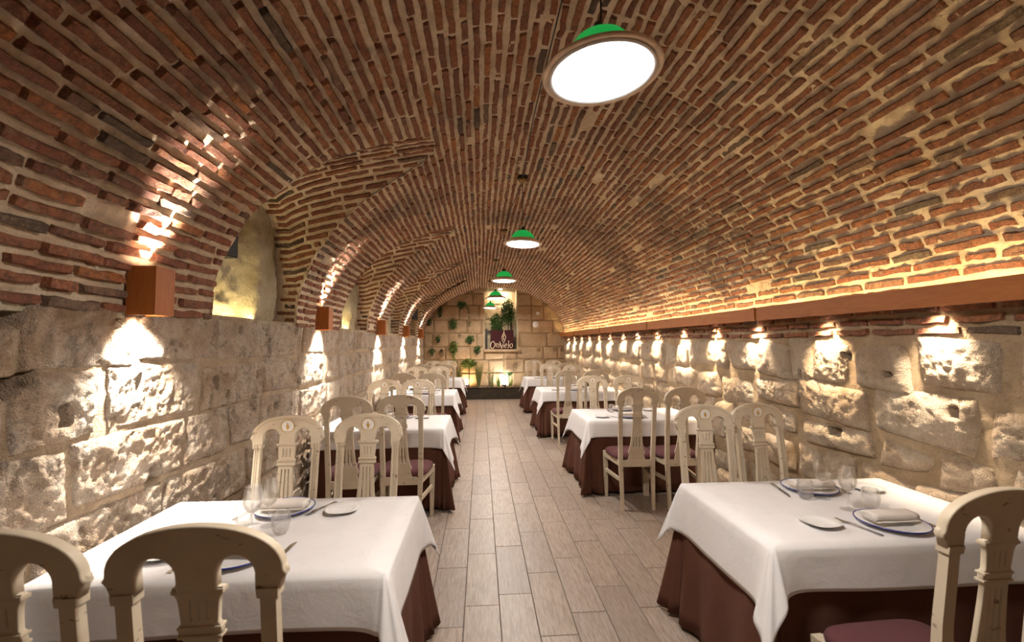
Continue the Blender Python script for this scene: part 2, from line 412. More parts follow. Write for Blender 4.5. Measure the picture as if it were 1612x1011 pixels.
# brick placement: arrays a0,a1 (along), b0,b1 (across)
BR = []   # (verts 20x3)
def brick_verts(fn, A0, A1, B0, B1, H, jit):
    n = len(A0); e = .006
    st = np.stack([A0, A0+e*1.6, A0*.74+A1*.26, (A0+A1)/2, A0*.26+A1*.74, A1-e*1.6, A1], 1)               # n,7
    av = np.repeat(st[:, :, None], 4, 2)
    cb = np.stack([B0, B0+e*.8, B1-e*.8, B1], 1); bv = np.repeat(cb[:, None, :], 7, 1)
    hv = np.zeros((n, 7, 4)); hv[:, :, 1:3] = H[:, None, None]; hv[:, 0, :] = 0; hv[:, 6, :] = 0; hv[:, 1:6, 0] = 0
    hv = hv-.028*(hv == 0)
    j = RNG.normal(0, jit, (3, n, 7, 4)); j[1] += RNG.normal(0, jit*.9, (n, 7, 1))
    bend = RNG.normal(0, .0011, (n, 7, 1))
    return fn(av+j[0]*1.3, bv+j[1]*.8+bend, hv+j[2]*np.where(hv > 0, .7, .2))
BF = [(i*4+j, i*4+j+1, (i+1)*4+j+1, (i+1)*4+j) for i in range(6) for j in range(3)]
course = .0655
nc = int(ULEN/course)
A0, A1, B0, B1, H = [], [], [], [], []
for k in range(nc):
    uc = (k+.5)*ULEN/nc; X = float(np.interp(uc, PU, PD[:, 0])); g = float(groin_g(X)) if uc < ULEN*.5 else 0
    segs = []
    for bi, (a, b) in enumerate(bays):
        segs.append([a+(g if bi > 0 else 0), b-(g if bi < 4 else 0)])
    if g == 0: segs = [[YB, YE]]
    for (a, b) in segs:
        if b-a < .05: continue
        y = a+(random.uniform(0, .2) if g == 0 else .004)
        first = True
        while y < b-.03:
            L = random.choice([.27, .27, .28, .26, .24, .29, .14])*random.uniform(.92, 1.06)
            if first and g > 0: L *= random.uniform(.4, 1)
            first = False
            y1 = min(y+L, b-.004)
            if b-y1 < .07: y1 = b-.004
            th = random.uniform(.037, .047)
            o = random.gauss(0, .0025)
            if y1-y > .025 and random.random() > .012:
                A0.append(y); A1.append(y1); B0.append(uc-th/2+o); B1.append(uc+th/2+o); H.append(random.uniform(.004, .017))
            y = y1+random.uniform(.010, .020)
wob = lambda v, u: .010*vnoise(np.stack([v*.9, u*.8, 0*v], -1))
fnm = lambda a, b, h: main_P(b+wob(a, b), a, h)
T = lambda l: np.array(l)
V1 = brick_verts(fnm, T(A0), T(A1), T(B0), T(B1), T(H), .0023)
allb = [V1]
for yc in LUN:
    A0, A1, B0, B1, H = [], [], [], [], []
    n = int(LSL/.066)
    for k in range(n):
        sc_ = (k+.5)*LSL/n; r = float(np.interp(sc_, _ls, _lr)); xg = float(groin_x(r))-.01
        x = XBACK+.02+random.uniform(0, .1)
        while x < xg-.03:
            L = random.uniform(.23, .29)
            x1 = min(x+L, xg)
            if xg-x1 < .07: x1 = xg
            th = random.uniform(.037, .046)
            A0.append(x); A1.append(x1); B0.append(sc_-th/2); B1.append(sc_+th/2); H.append(random.uniform(.004, .015))
            x = x1+random.uniform(.010, .018)
    allb.append(brick_verts(lambda a, b, h: lun_P(b, a, h, yc), T(A0), T(A1), T(B0), T(B1), T(H), .0023))
ALLB = np.concatenate(allb).reshape(-1, 28, 3)
def screen_area(V):
    px, py = proj(V); c = (np.nanmin(px, 1), np.nanmax(px, 1), np.nanmin(py, 1), np.nanmax(py, 1))
    mx, my = np.nanmean(px, 1), np.nanmean(py, 1)
    # polygon-ish area from corner vectors
    a = np.hypot(px[:, -1]-px[:, 0], py[:, -1]-py[:, 0])
    ins = (mx > 0) & (mx < 1612) & (my > 0) & (my < 1011)
    return np.where(ins, a, -1), mx, my
def quad_area(V, i, j, k):
    px, py = proj(V); a = np.abs((px[:, j]-px[:, i])*(py[:, k]-py[:, i])-(px[:, k]-px[:, i])*(py[:, j]-py[:, i]))
    mx, my = np.nanmean(px, 1), np.nanmean(py, 1)
    return np.where((mx > 0) & (mx < 1612) & (my > 0) & (my < 1011) & ~np.isnan(a), a, -1)
ar = quad_area(ALLB, 1, 2, 25); order = np.argsort(-ar)
for i in order[:300]:
    c = ALLB[i].mean(0); mk('brick', ALLB[i]-c, BF, 'brick', ceiling, c)
rest = ALLB[order[300:]]
rf = [tuple(q+28*i for q in f) for i in range(len(rest)) for f in BF]
tag(mk('brick_courses', rest.reshape(-1, 3), rf, 'brick', ceiling), kind='stuff')

# ------------------------------------------------------------------ stone walls
HOLES_L = []   # (Y, Z, half y, half z)
def onX(px, py, X):
    v = WM @ np.array([px-806, -(py-505.5), F_PX]); t = X/v[0]; return v[1]*t, v[2]*t+EYE
for (px, py, hy, hz) in [(30, 487, .035, .04), (200, 505, .02, .03), (112, 655, .02, .035), (228, 604, .012, .03), (346, 602, .016, .03), (362, 628, .008, .04),
                         (385, 520, .016, .02), (424, 520, .018, .03), (470, 522, .018, .022), (410, 590, .015, .025), (474, 603, .014, .03), (20, 612, .03, .02), (55, 600, .02, .02),
                         (440, 640, .03, .02), (250, 745, .03, .03), (560, 545, .03, .02), (540, 590, .03, .03)]:
    y, z = onX(px, py, -1.62); HOLES_L.append((y, z, hy, hz))
HOLES_R = []
for (px, py, hy, hz) in [(1257, 588, .02, .03), (1400, 590, .03, .02), (1141, 575, .02, .025), (1325, 560, .025, .02), (1310, 680, .07, .03), (1500, 650, .03, .03)]:
    y, z = onX(px, py, 2.42); HOLES_R.append((y, z, hy*.7, hz*.7))
def squircle(U, V, k): return U*np.sqrt(1-k*V*V/2), V*np.sqrt(1-k*U*U/2)
def stone(parent, M, a0, a1, b0, b1, depth, amp, res, mat, k=.25, jit=.02, holes=(), clamp=None, edge=.22, amp2=.35, fine=0):
    """M maps (a, b, h) arrays to world; a stone with its own irregular outline and face"""
    na = int(np.clip((a1-a0)/res, 5, 90)); nb_ = int(np.clip((b1-b0)/res, 4, 34))
    u = np.linspace(-1, 1, na+1); v = np.linspace(-1, 1, nb_+1); U, V = np.meshgrid(u, v, indexing='ij')
    qu, qv = squircle(U, V, k)
    cx = RNG.normal(0, jit, (2, 2, 2)); cx = np.clip(cx, -2*jit, 2*jit)
    wu, wv = (U+1)/2, (V+1)/2
    dx = sum(cx[i, j, 0]*(wu if i else 1-wu)*(wv if j else 1-wv) for i in (0, 1) for j in (0, 1))
    dz = sum(cx[i, j, 1]*(wu if i else 1-wu)*(wv if j else 1-wv) for i in (0, 1) for j in (0, 1))
    A = (a0+a1)/2+qu*(a1-a0)/2+dx; B = (b0+b1)/2+qv*(b1-b0)/2+dz
    P0 = np.stack([A, B, 0*A+(1.7 if depth > .03 else 5.1)], -1)
    rim = np.minimum((1-np.abs(U))*(a1-a0)/2, (1-np.abs(V))*(b1-b0)/2)
    A = A+.010*fbm(P0+31, 9, 3)*(rim < .05); B = B+.010*fbm(P0+57, 9, 3)*(rim < .05)
    h = depth*(1-np.exp(-rim/(edge*.1)))*1.0-.012*(rim <= 1e-9)
    h = h+(amp*.55*fbm(P0, 5, 3)+amp*.45*fbm(P0+9, 19, 3)+amp*amp2*.5*np.minimum(.1, fbm(P0+3, 30, 3))+fine*fbm(P0+5, 75, 2))*np.clip(rim/.02, 0, 1)
    h = h+.005*fbm(P0+77, 34, 2)*np.clip(rim/.02, 0, 1)+RNG.normal(0, depth*.15)*np.clip(rim/.02, 0, 1)
    for (hy, hz, sy, sz) in holes:
        d = np.maximum(np.abs(A-hy)/sy, np.abs(B-hz)/sz); h = h-.09*np.clip((1.35-d)/.35, 0, 1)
    if clamp is not None: B = np.minimum(B, clamp(A))
    P = M(A, B, h); c = P.mean((0, 1))
    return mk('stone', (P-c).reshape(-1, 3), grid_faces(na+1, nb_+1), mat, parent, c, smooth=True)
def courses(rows, a_lo, a_hi, wmin, wmax, gap):
    out = []
    for (b0, b1) in rows:
        a = a_lo-random.uniform(0, wmax*.6)
        while a < a_hi:
            w_ = random.uniform(wmin, wmax); a1 = a+w_
            if a1 > a_lo+.05: out.append((max(a, a_lo)+gap/2, min(a1, a_hi)-gap/2, b0+gap/2, b1-gap/2))
            a = a1
    return [q for q in out if q[1]-q[0] > .06]
def backing(name, M, a0, a1, b0, b1, res, mat, amp, label, skip=None, parent=None, holes=None):
    na = int((a1-a0)/res); nb_ = max(2, int((b1-b0)/res)); u = np.linspace(a0, a1, na+1); v = np.linspace(b0, b1, nb_+1)
    A, B = np.meshgrid(u, v, indexing='ij'); P0 = np.stack([A, B, 0*A], -1)
    hb = amp*fbm(P0, 8, 3)+amp*.5*fbm(P0, 30, 2)
    for (hy, hz, sy, sz) in (holes or ()):
        hb = hb-.10*np.clip((1.6-np.maximum(np.abs(A-hy)/sy, np.abs(B-hz)/sz))/.3, 0, 1)
    P = M(A, B, hb); F = grid_faces(na+1, nb_+1)
    if skip:
        Pm = P.reshape(-1, 3); F = [f for f in F if not skip(*Pm[list(f)].mean(0))]
    o = mk(name, P.reshape(-1, 3), F, mat, parent, smooth=True)
    if label: tag(o, label, kind='structure')
    return o
ML = lambda A, B, h: np.stack([XL-.012+h, A, B], -1)
MR = lambda A, B, h: np.stack([XR-h, A, B], -1)
ME = lambda A, B, h: np.stack([A, YE-h, B], -1)
wl = backing('wall_left', ML, YB, YE, 0, ZL+.0, .018, 'mortar_left', .006, 'left wall of large weathered limestone blocks below the brick vault', holes=HOLES_L)
for (a0, a1, b0, b1) in courses([(1.455, 1.735), (1.16, 1.455), (.86, 1.16), (.56, .86), (.27, .56), (0, .27)], YB, YE, .36, .85, .015):
    r = .0095 if a0 < 3.3 else (.014 if a1 < 5 else (.024 if a1 < 7.5 else .045))
    if a1 < .7: r = .06
    stone(wl, ML, a0, a1, b0, b1, .015, .022, r, 'stone_left', .02, .012, [q for q in HOLES_L if a0-.1 < q[0] < a1+.1 and b0-.1 < q[1] < b1+.1], edge=.08, amp2=1.5, fine=.006)
# ledge on top of the left wall and recess backs
o = MB().box(XBACK-.05, XL-.012, YB, YE, ZL-.06, ZL-.004).build('ledge', 'plaster', wl)
for yc in LUN:
    ys = np.linspace(yc-LW-.03, yc+LW+.03, 60); zs = np.linspace(ZL-.02, 2.85, 60); A, B = np.meshgrid(ys, zs, indexing='ij')
    P0 = np.stack([A, B, 0*A], -1); t = (A-yc)/LW
    pil = .07*np.clip((t-.22)/.12, 0, 1)*np.clip((.98-t)/.1, 0, 1)
    h = pil+.045*fbm(P0, 4, 4)+.014*fbm(P0, 20, 3)-.02
    P = np.stack([XBACK+.01+h, A, B], -1); mk('recess_plaster', P.reshape(-1, 3), grid_faces(60, 60), 'plaster', wl, smooth=True)
wr = backing('wall_right', MR, YB, YE, 0, 1.86, .018, 'mortar_right', .010, 'right wall of pale rubble stones in wide ochre mortar', holes=HOLES_R)
random.seed(21)
rowsR = [(1.27, 1.585), (.99, 1.27), (.80, .99), (.52, .80), (.30, .52), (0, .30)]
for (a0, a1, b0, b1) in courses(rowsR, YB, YE, .24, .66, .030):
    r = .0095 if a0 < 3.3 else (.014 if a1 < 5 else (.024 if a1 < 7.5 else .045))
    if a1 < 1: r = .06
    dz = .03*math.sin(a0*2.1+b0*9)
    stone(wr, MR, a0, a1, b0+dz*.5, b1+dz*.5, .040+random.uniform(-.014, .018), .016, r, 'stone_right', .20, .026, [q for q in HOLES_R if a0-.1 < q[0] < a1+.1 and b0-.1 < q[1] < b1+.1], edge=.26, amp2=1.6, fine=.006)
# two brick courses under the pelmet
A0, A1, B0, B1, H = [], [], [], [], []
for zc_ in (1.625, 1.685, 1.745):
    y = YB
    while y < YE-.1:
        L = random.uniform(.2, .28); A0.append(y); A1.append(min(y+L, YE)); B0.append(zc_-.021); B1.append(zc_+.019); H.append(random.uniform(.012, .024)); y += L+random.uniform(.012, .03)
V = brick_verts(lambda a, b, h: MR(a, b+.012*vnoise(np.stack([a*1.1, b*0, a*0], -1)), h), T(A0), T(A1), T(B0), T(B1), T(H), .003)
for v_ in V.reshape(-1, 28, 3):
    if v_[:, 1].max() < 0: continue
    c = v_.mean(0); mk('brick', v_-c, [f[::-1] for f in BF], 'brick', wr, c)
# end wall
NX0, NX1, NZ0 = .11, 1.04, 1.38
def vault_top(A):
    return Zmain(np.clip(A, -1.64, 2.449))+(3.4-YE)*.008+.05
xs = np.array(sorted(list(np.linspace(-1.72, NX0, 38))+list(np.linspace(NX0, NX1, 20))[1:]+list(np.linspace(NX1, 2.5, 30))[1:]))
zs = np.array(sorted(list(np.linspace(0, NZ0, 30))+list(np.linspace(NZ0, 3.4, 40))[1:]))
A, B = np.meshgrid(xs, zs, indexing='ij'); P0 = np.stack([A, B, 0*A], -1)
P = ME(A, B, .006*fbm(P0, 8, 3)*((np.abs(A-NX0) > .01) & (np.abs(A-NX1) > .01)))
F = [f for f in grid_faces(len(xs), len(zs)) if not (NX0 < P.reshape(-1, 3)[list(f), 0].mean() < NX1 and P.reshape(-1, 3)[list(f), 2].mean() > NZ0)]
wf = tag(mk('wall_far', P.reshape(-1, 3), F, 'mortar_end', smooth=True), 'far end wall of tan ashlar blocks with a tall central niche', kind='structure')
random.seed(5)
HOLES_E = [(1.70, 1.35, .035, .035), (2.19, 1.355, .035, .03), (1.006, .918, .03, .035), (2.39, 1.36, .03, .04), (-.62, 1.77, .02, .03)]
for (b0, b1) in [(.30, .70), (.70, 1.08), (1.08, 1.45), (1.45, 1.847), (1.847, 2.226), (2.226, 2.65), (2.65, 3.0), (3.0, 3.3)]:
    spans = [(-1.66, 2.48)] if b1 <= 1.39 else [(-1.66, NX0-.01), (NX1+.01, 2.48)]
    if b0 == 1.08: spans = [(-1.66, NX0-.02), (NX0, NX1), (NX1+.02, 2.48)]
    for (s0, s1) in spans:
        bb1 = b1
        if (s0, s1) == (NX0, NX1): bb1 = 1.30
        for (a0, a1, c0, c1) in courses([(b0, bb1)], s0, s1, .32, .82, .011):
            if min(vault_top(np.array(a0)), vault_top(np.array(a1))) < c0+.03 and vault_top(np.array((a0+a1)/2)) < c0+.08: continue
            stone(wf, ME, a0, a1, c0, c1, .022, .016, .028, 'stone_end', .02, .010, HOLES_E, clamp=vault_top, edge=.12)
# niche
nb_y = YE+.42
MB().box(NX0-.02, NX1+.02, nb_y, nb_y+.05, NZ0-.1, 3.4).build('niche_back', 'plaster', wf)
MB().box(NX0-.05, NX0, YE-.004, nb_y, NZ0, 3.4).build('niche_jamb', 'plaster', wf)
MB().box(NX1, NX1+.05, YE-.004, nb_y, NZ0, 3.4).build('niche_jamb', 'plaster', wf)
MB().box(NX0-.02, NX1+.1, YE-.10, nb_y, NZ0-.075, NZ0-.005).build('niche_sill', 'stone_end', wf, bevel=.008)
for (a0, a1, b0, b1) in courses([(1.38, 1.80), (1.80, 2.24), (2.24, 2.68), (2.68, 3.10), (3.10, 3.38)], NX0, NX1, .30, .52, .012):
    stone(wf, lambda A, B, h: np.stack([A, nb_y-h, B], -1), a0, a1, b0, b1, .014, .010, .04, 'plaster', .02, .008, edge=.1)
# wall behind the camera
MW = lambda A, B, h: np.stack([A, YB+h, B], -1)
backing('wall_back', MW, -1.7, 2.5, 0, 3.4, .12, 'mortar_left', .02, 'plain rough wall closing the cellar behind the camera')

# ------------------------------------------------------------------ floor
fl = tag(MB().box(-2.05, 2.6, YB-.05, YE+.1, -.08, -.0035).build('floor', 'grout'), 'floor of pale grey wood-look planks with dark thin joints', kind='structure')
PW, PL = .2055, .652
joints = {-2: 2.537, -1: 2.729-.0, 0: 2.837, 1: 2.428, 2: 2.62, 3: 2.879, 4: 2.639}
FT = []
for k in range(-9, 14):
    x0 = -.095+(k)*PW; x1 = x0+PW
    kk = k-1
    y0 = joints.get(kk, random.uniform(0, PL)); y0 = y0-PL*math.ceil((y0-YB)/PL)
    y = y0
    while y < YE:
        a, b = max(y, YB), min(y+PL, YE)
        X0, X1 = max(x0, XL-.02), min(x1, XR+.02)
        if X1-X0 > .02 and b-a > .02: FT.append((X0, X1, a, b))
        y += PL
def plank_v(X0, X1, a, b):
    g = .0024; z = random.uniform(-.0006, .0006); e = .0015
    return [(X0+g, a+g, -.006), (X1-g, a+g, -.006), (X1-g, b-g, -.006), (X0+g, b-g, -.006),
            (X0+g, a+g, z-.001), (X1-g, a+g, z-.001), (X1-g, b-g, z-.001), (X0+g, b-g, z-.001),
            (X0+g+e, a+g+e, z), (X1-g-e, a+g+e, z), (X1-g-e, b-g-e, z), (X0+g+e, b-g-e, z)]
PF = [(0, 1, 5, 4), (1, 2, 6, 5), (2, 3, 7, 6), (3, 0, 4, 7), (4, 5, 9, 8), (5, 6, 10, 9), (6, 7, 11, 10), (7, 4, 8, 11), (8, 9, 10, 11)]
FV = np.array([plank_v(*q) for q in FT]); arr = quad_area(FV, 8, 9, 11); od = np.argsort(-arr)
for i in od[:300]:
    c = FV[i].mean(0); mk('floor_plank', FV[i]-c, PF, 'plank', fl, c)
rest = FV[od[300:]]
tag(mk('floor_planks', rest.reshape(-1, 3), [tuple(q+12*i for q in f) for i in range(len(rest)) for f in PF], 'plank', fl), kind='stuff')

# ------------------------------------------------------------------ lights helper
def light(kind, name, loc, energy, col, rot=(0, 0, 0), parent=None, **kw):
    l = bpy.data.lights.new(name, kind); l.energy = energy; l.color = col
    for k, v in kw.items(): setattr(l, k, v)
    o = bpy.data.objects.new(name, l); COL.objects.link(o); o.location = loc; o.rotation_euler = rot
    if parent: o.parent = parent
    return o

# ------------------------------------------------------------------ pelmet on the right wall
pel = empty('wooden_pelmet', (2.31, 6, 1.79)); tag(pel, 'long red-brown wooden pelmet board running along the right wall under the vault', 'pelmet')
Lp = lambda x, y, z: (x-2.31, y-6, z-1.79)
def pbox(mb, x0, x1, y0, y1, z0, z1): a = Lp(x0, y0, z0); b = Lp(x1, y1, z1); return mb.box(a[0], b[0], a[1], b[1], a[2], b[2])
ed = [YB, 1.15, 3.6, 6.05, 8.5, 10.95, YE-.03]
for a, b in zip(ed[:-1], ed[1:]): pbox(MB(), 2.30, 2.322, a+.002, b-.002, 1.737, 1.847).build('board', 'beamwood', pel, bevel=.0015)
for a in ed[1:-1]: pbox(MB(), 2.289, 2.2985, a-.022, a+.022, 1.737, 1.850).build('joint_cover', 'beamwood', pel, bevel=.001)
pbox(MB(), 2.324, 2.462, YB, YE-.03, 1.790, 1.800).build('shelf', 'beamwood', pel)
led = tag(MB().box(-.006, .006, -6.9, 6.9, 0, .004).build('led_strip', 'led', None, (2.352, 5.98, 1.8015)), 'warm led strip hidden on top of the right pelmet', 'light strip')
light('AREA', 'led_light', (2.352, 5.98, 1.81), P_LEDR, YEL, (PI, 0, 0), shape='RECTANGLE', size=.02, size_y=13.6)
# downlights under the pelmet shelf
spot0 = None
ORD = 'first second third fourth fifth sixth seventh eighth ninth tenth eleventh twelfth thirteenth last'.split()
YS = [2.2, 2.97, 3.76, 4.46, 5.2, 6.0, 6.8, 7.5, 8.3, 9.08, 9.9, 10.7, 11.5, 12.3]
for i, y in enumerate(YS):
    if spot0 is None:
        spot0 = empty('downlight', (2.385, y, 1.79))
        MB().lathe([(.0, 0), (.028, 0), (.028, -.03), (.023, -.03), (.023, -.012), (0, -.012)], 16).build('housing', 'black', spot0)
        MB().lathe([(.0, -.013), (.021, -.013), (.021, -.018), (0, -.018)], 16).build('bulb', 'bulb', spot0)
        only_reg(spot0); s = spot0
    else: s = copy_tree(spot0, (2.385, y, 1.79))
    tag(s, f'small black downlight under the right pelmet, {ORD[i]} from the camera end', 'downlight', 'downlights along the right pelmet')
    light('SPOT', 'downlight_beam', (2.362, y, 1.75), P_SPOT*random.uniform(.8, 1.15), WARM if i % 2 else (1, .82, .62), (0, math.radians(-16), 0), spot_size=math.radians(80), spot_blend=1.0, shadow_soft_size=.03)

# ------------------------------------------------------------------ left sconces
SY = [2.235, 4.60, 7.22, 9.56, 11.85]
SPOTW = ['nearest the camera, above the front left table', 'second from the camera, above the chairs behind the front left table', 'third from the camera on the left wall', 'fourth from the camera on the left wall', 'farthest from the camera, beside the end wall']
scon = None
for i, y in enumerate(SY):
    if scon is None:
        scon = empty('wall_sconce', (XL+.065, y, 1.81)); a = .065; h = .115; t = .014
        MB().box(-a, a, -a, -a+t, -h, h).build('side_panel', 'wood', scon, bevel=.001)
        MB().box(-a, a, a-t, a, -h, h).build('side_panel', 'wood', scon, bevel=.001)
        MB().box(a-t, a, -a+t+.0004, a-t-.0004, -h, h).build('front_panel', 'wood', scon, bevel=.001)
        MB().box(-a, -a+.006, -a+t, a-t, -h, h).build('back_plate', 'black', scon)
        MB().lathe([(0, .02), (.03, .02), (.036, .07), (.030, .07), (0, .03)], 16).build('bulb', 'bulb', scon)
        MB().lathe([(0, -.02), (.03, -.02), (.036, -.07), (.030, -.07), (0, -.03)], 16).build('bulb', 'bulb', scon)
        only_reg(scon); s = scon
    else: s = copy_tree(scon, (XL+.065, y, 1.81))
    tag(s, 'wooden up-and-down box sconce '+SPOTW[i], 'sconce', 'wooden box sconces on the left wall')
    light('SPOT', 'sconce_up', (XL+.075, y, 1.90), P_SCON_UP, WHT, (PI, math.radians(0), 0), spot_size=math.radians(62), spot_blend=1, shadow_soft_size=.015)
    light('SPOT', 'sconce_down', (XL+.080, y, 1.715), P_SCON_DN, WHT, (0, math.radians(10), 0), spot_size=math.radians(95), spot_blend=1, shadow_soft_size=.025)
for i, yc in enumerate(LUN):
    W4 = ['first', 'second', 'third', 'fourth'][i]
    o = MB().box(-.006, .006, -.5, .5, 0, .004).build('led_strip', 'led', None, (-1.80, yc, ZL+.002))
    tag(o, f'short led strip on the sill of the {W4} left recess from the camera', 'light strip', 'led strips in the left recesses')
    light('AREA', 'recess_light', (-1.80, yc, ZL+.012), P_LEDL, (1, .78, .38), (PI, 0, 0), shape='RECTANGLE', size=.02, size_y=.7)

# ------------------------------------------------------------------ pendants and cable
def make_pendant():
    r = empty('pendant_lamp', (0, 0, 0))   # origin = centre of the rim
    dome = [(.028, .125), (.055, .118), (.085, .098), (.108, .070), (.124, .036), (.128, .030)]
    MB().lathe(dome+[(.125, .028), (.120, .036), (.104, .066), (.081, .093), (.052, .112), (.026, .118)], 40).build('shade', 'green', r, smooth=True)
    MB().lathe([(.127, .034), (.150, .020), (.176, .006), (.196, -.004), (.200, -.012), (.196, -.018), (.186, -.016), (.168, -.004), (.148, .008), (.128, .022), (.124, .030), (.127, .034)], 48).build('rim', 'amber', r, smooth=True)
    MB().lathe([(.001, .004), (.150, .006), (.170, -.004), (.1755, -.012), (.177, -.019), (.172, -.021), (.163, -.015), (.001, -.006)], 48).build('reflector', 'whiteen', r, smooth=True)
    MB().lathe([(0.0005, -.012), (.150, -.013), (.160, -.017), (.154, -.022), (0.0005, -.024)], 48).build('diffuser', 'diffuser', r, smooth=True)
    MB().lathe([(.0, .165), (.013, .163), (.018, .15), (.030, .128), (.034, .118), (.0, .116)], 20).build('cap', 'darkwood', r, smooth=True)
    return r
LP = [(.403, 1.42, 2.470), (.424, 4.45, 2.575), (.340, 6.5, 2.487), (.290, 8.75, 2.455), (.243, 11.6, 2.49)]
LW_ = ['closest to the camera', 'second from the camera', 'third from the camera', 'fourth from the camera', 'farthest from the camera']
pend = make_pendant(); only_reg(pend)
def ceil_z(x, y): return float(Zmain(x))+(3.4-y)*.008
cab = MB()
prev = None
for i, (x, y, z) in enumerate(LP):
    p = pend if i == 0 else copy_tree(pend, (x, y, z))
    p.location = (x, y, z)
    p.rotation_euler = (0, math.radians(-3.5 if i == 0 else (0, 1.5, 0, -1, 1)[i]), 0)
    tag(p, 'green enamel pendant lamp with a pale disc, '+LW_[i], 'lamp', 'green pendant lamps along the vault')
    zt = ceil_z(x, y)-.005
    m = empty('ceiling_rose', (x, y, zt)); tag(m, 'small brass and black ceiling rose holding the pendant '+LW_[i], 'ceiling rose', 'ceiling roses of the pendants')
    MB().lathe([(0, .02), (.055, .015), (.055, -.008), (.0, -.012)], 20).build('base', 'black', m)
    MB().lathe([(.0, -.012), (.047, -.009), (.043, -.035), (.020, -.055), (.0, -.056)], 20).build('cup', 'brass', m, smooth=True)
    cd_ = tag(MB().tube([(0, 0, 0), (0.001, 0, -.2), (0, 0, -(zt-.052-(z+.166)))], .0035).build('lamp_cord', 'cable', None, (x, y, zt-.052)), 'thin black cord of the pendant lamp '+LW_[i], 'cord', 'cords of the pendants')
    light('AREA', 'pendant_light', (x, y, z-.040), P_PEND, (1, .91, .82), (0, 0, 0), shape='DISK', size=.3)
    if prev:
        a, b = Vector(prev), Vector((x, y, zt-.03)); pts = []
        for k in range(13):
            t = k/12; q = a.lerp(b, t); top = ceil_z(q.x, q.y)-.02
            q.z = min(top, q.z-.0)-.05*math.sin(PI*t)*(.6+.4*math.sin(7*t)); pts.append((q.x-.03*math.sin(PI*t), q.y, q.z))
        cab.tube(pts, .004)
    prev = (x, y, zt-.03)
a = Vector((.45, -.9, 3.24)); b = Vector((LP[0][0], LP[0][1], ceil_z(LP[0][0], LP[0][1])-.035))
cab.tube([tuple(a.lerp(b, t/6)-Vector((0, 0, .02*math.sin(PI*t/6)))) for t in range(7)], .004)
tag(cab.build('ceiling_cable', 'cable'), 'thin black cable strung along the crown of the vault between the lamps', 'cable')

# ------------------------------------------------------------------ tables and cloths
def ring(x0, x1, y0, y1, rc, nseg, ncor):
    """perimeter counter-clockwise: base point, outward normal, side (0 near,1 right,2 far,3 left), corner phase"""
    out = []
    cs = [((x0+rc, y0+rc), PI, 3, 0), ((x1-rc, y0+rc), 1.5*PI, 0, 1), ((x1-rc, y1-rc), 0, 1, 2), ((x0+rc, y1-rc), .5*PI, 2, 3)]
    for (c, a0, sa, sb) in cs:
        for k in range(ncor+1):
            ph = k/ncor; a = a0+ph*PI/2; n = (math.cos(a), math.sin(a))
            out.append((c[0]+rc*n[0], c[1]+rc*n[1], n[0], n[1], sa, sb, ph, 0))
        # straight to next corner
        nxt = cs[(cs.index((c, a0, sa, sb))+1) % 4]; n = (math.cos(a0+PI/2), math.sin(a0+PI/2))
        p = (c[0]+rc*n[0], c[1]+rc*n[1]); q = (nxt[0][0]+rc*n[0], nxt[0][1]+rc*n[1])
        for k in range(1, nseg):
            t = k/nseg; out.append((p[0]+(q[0]-p[0])*t, p[1]+(q[1]-p[1])*t, n[0], n[1], sb, sb, -1, t))
    return out
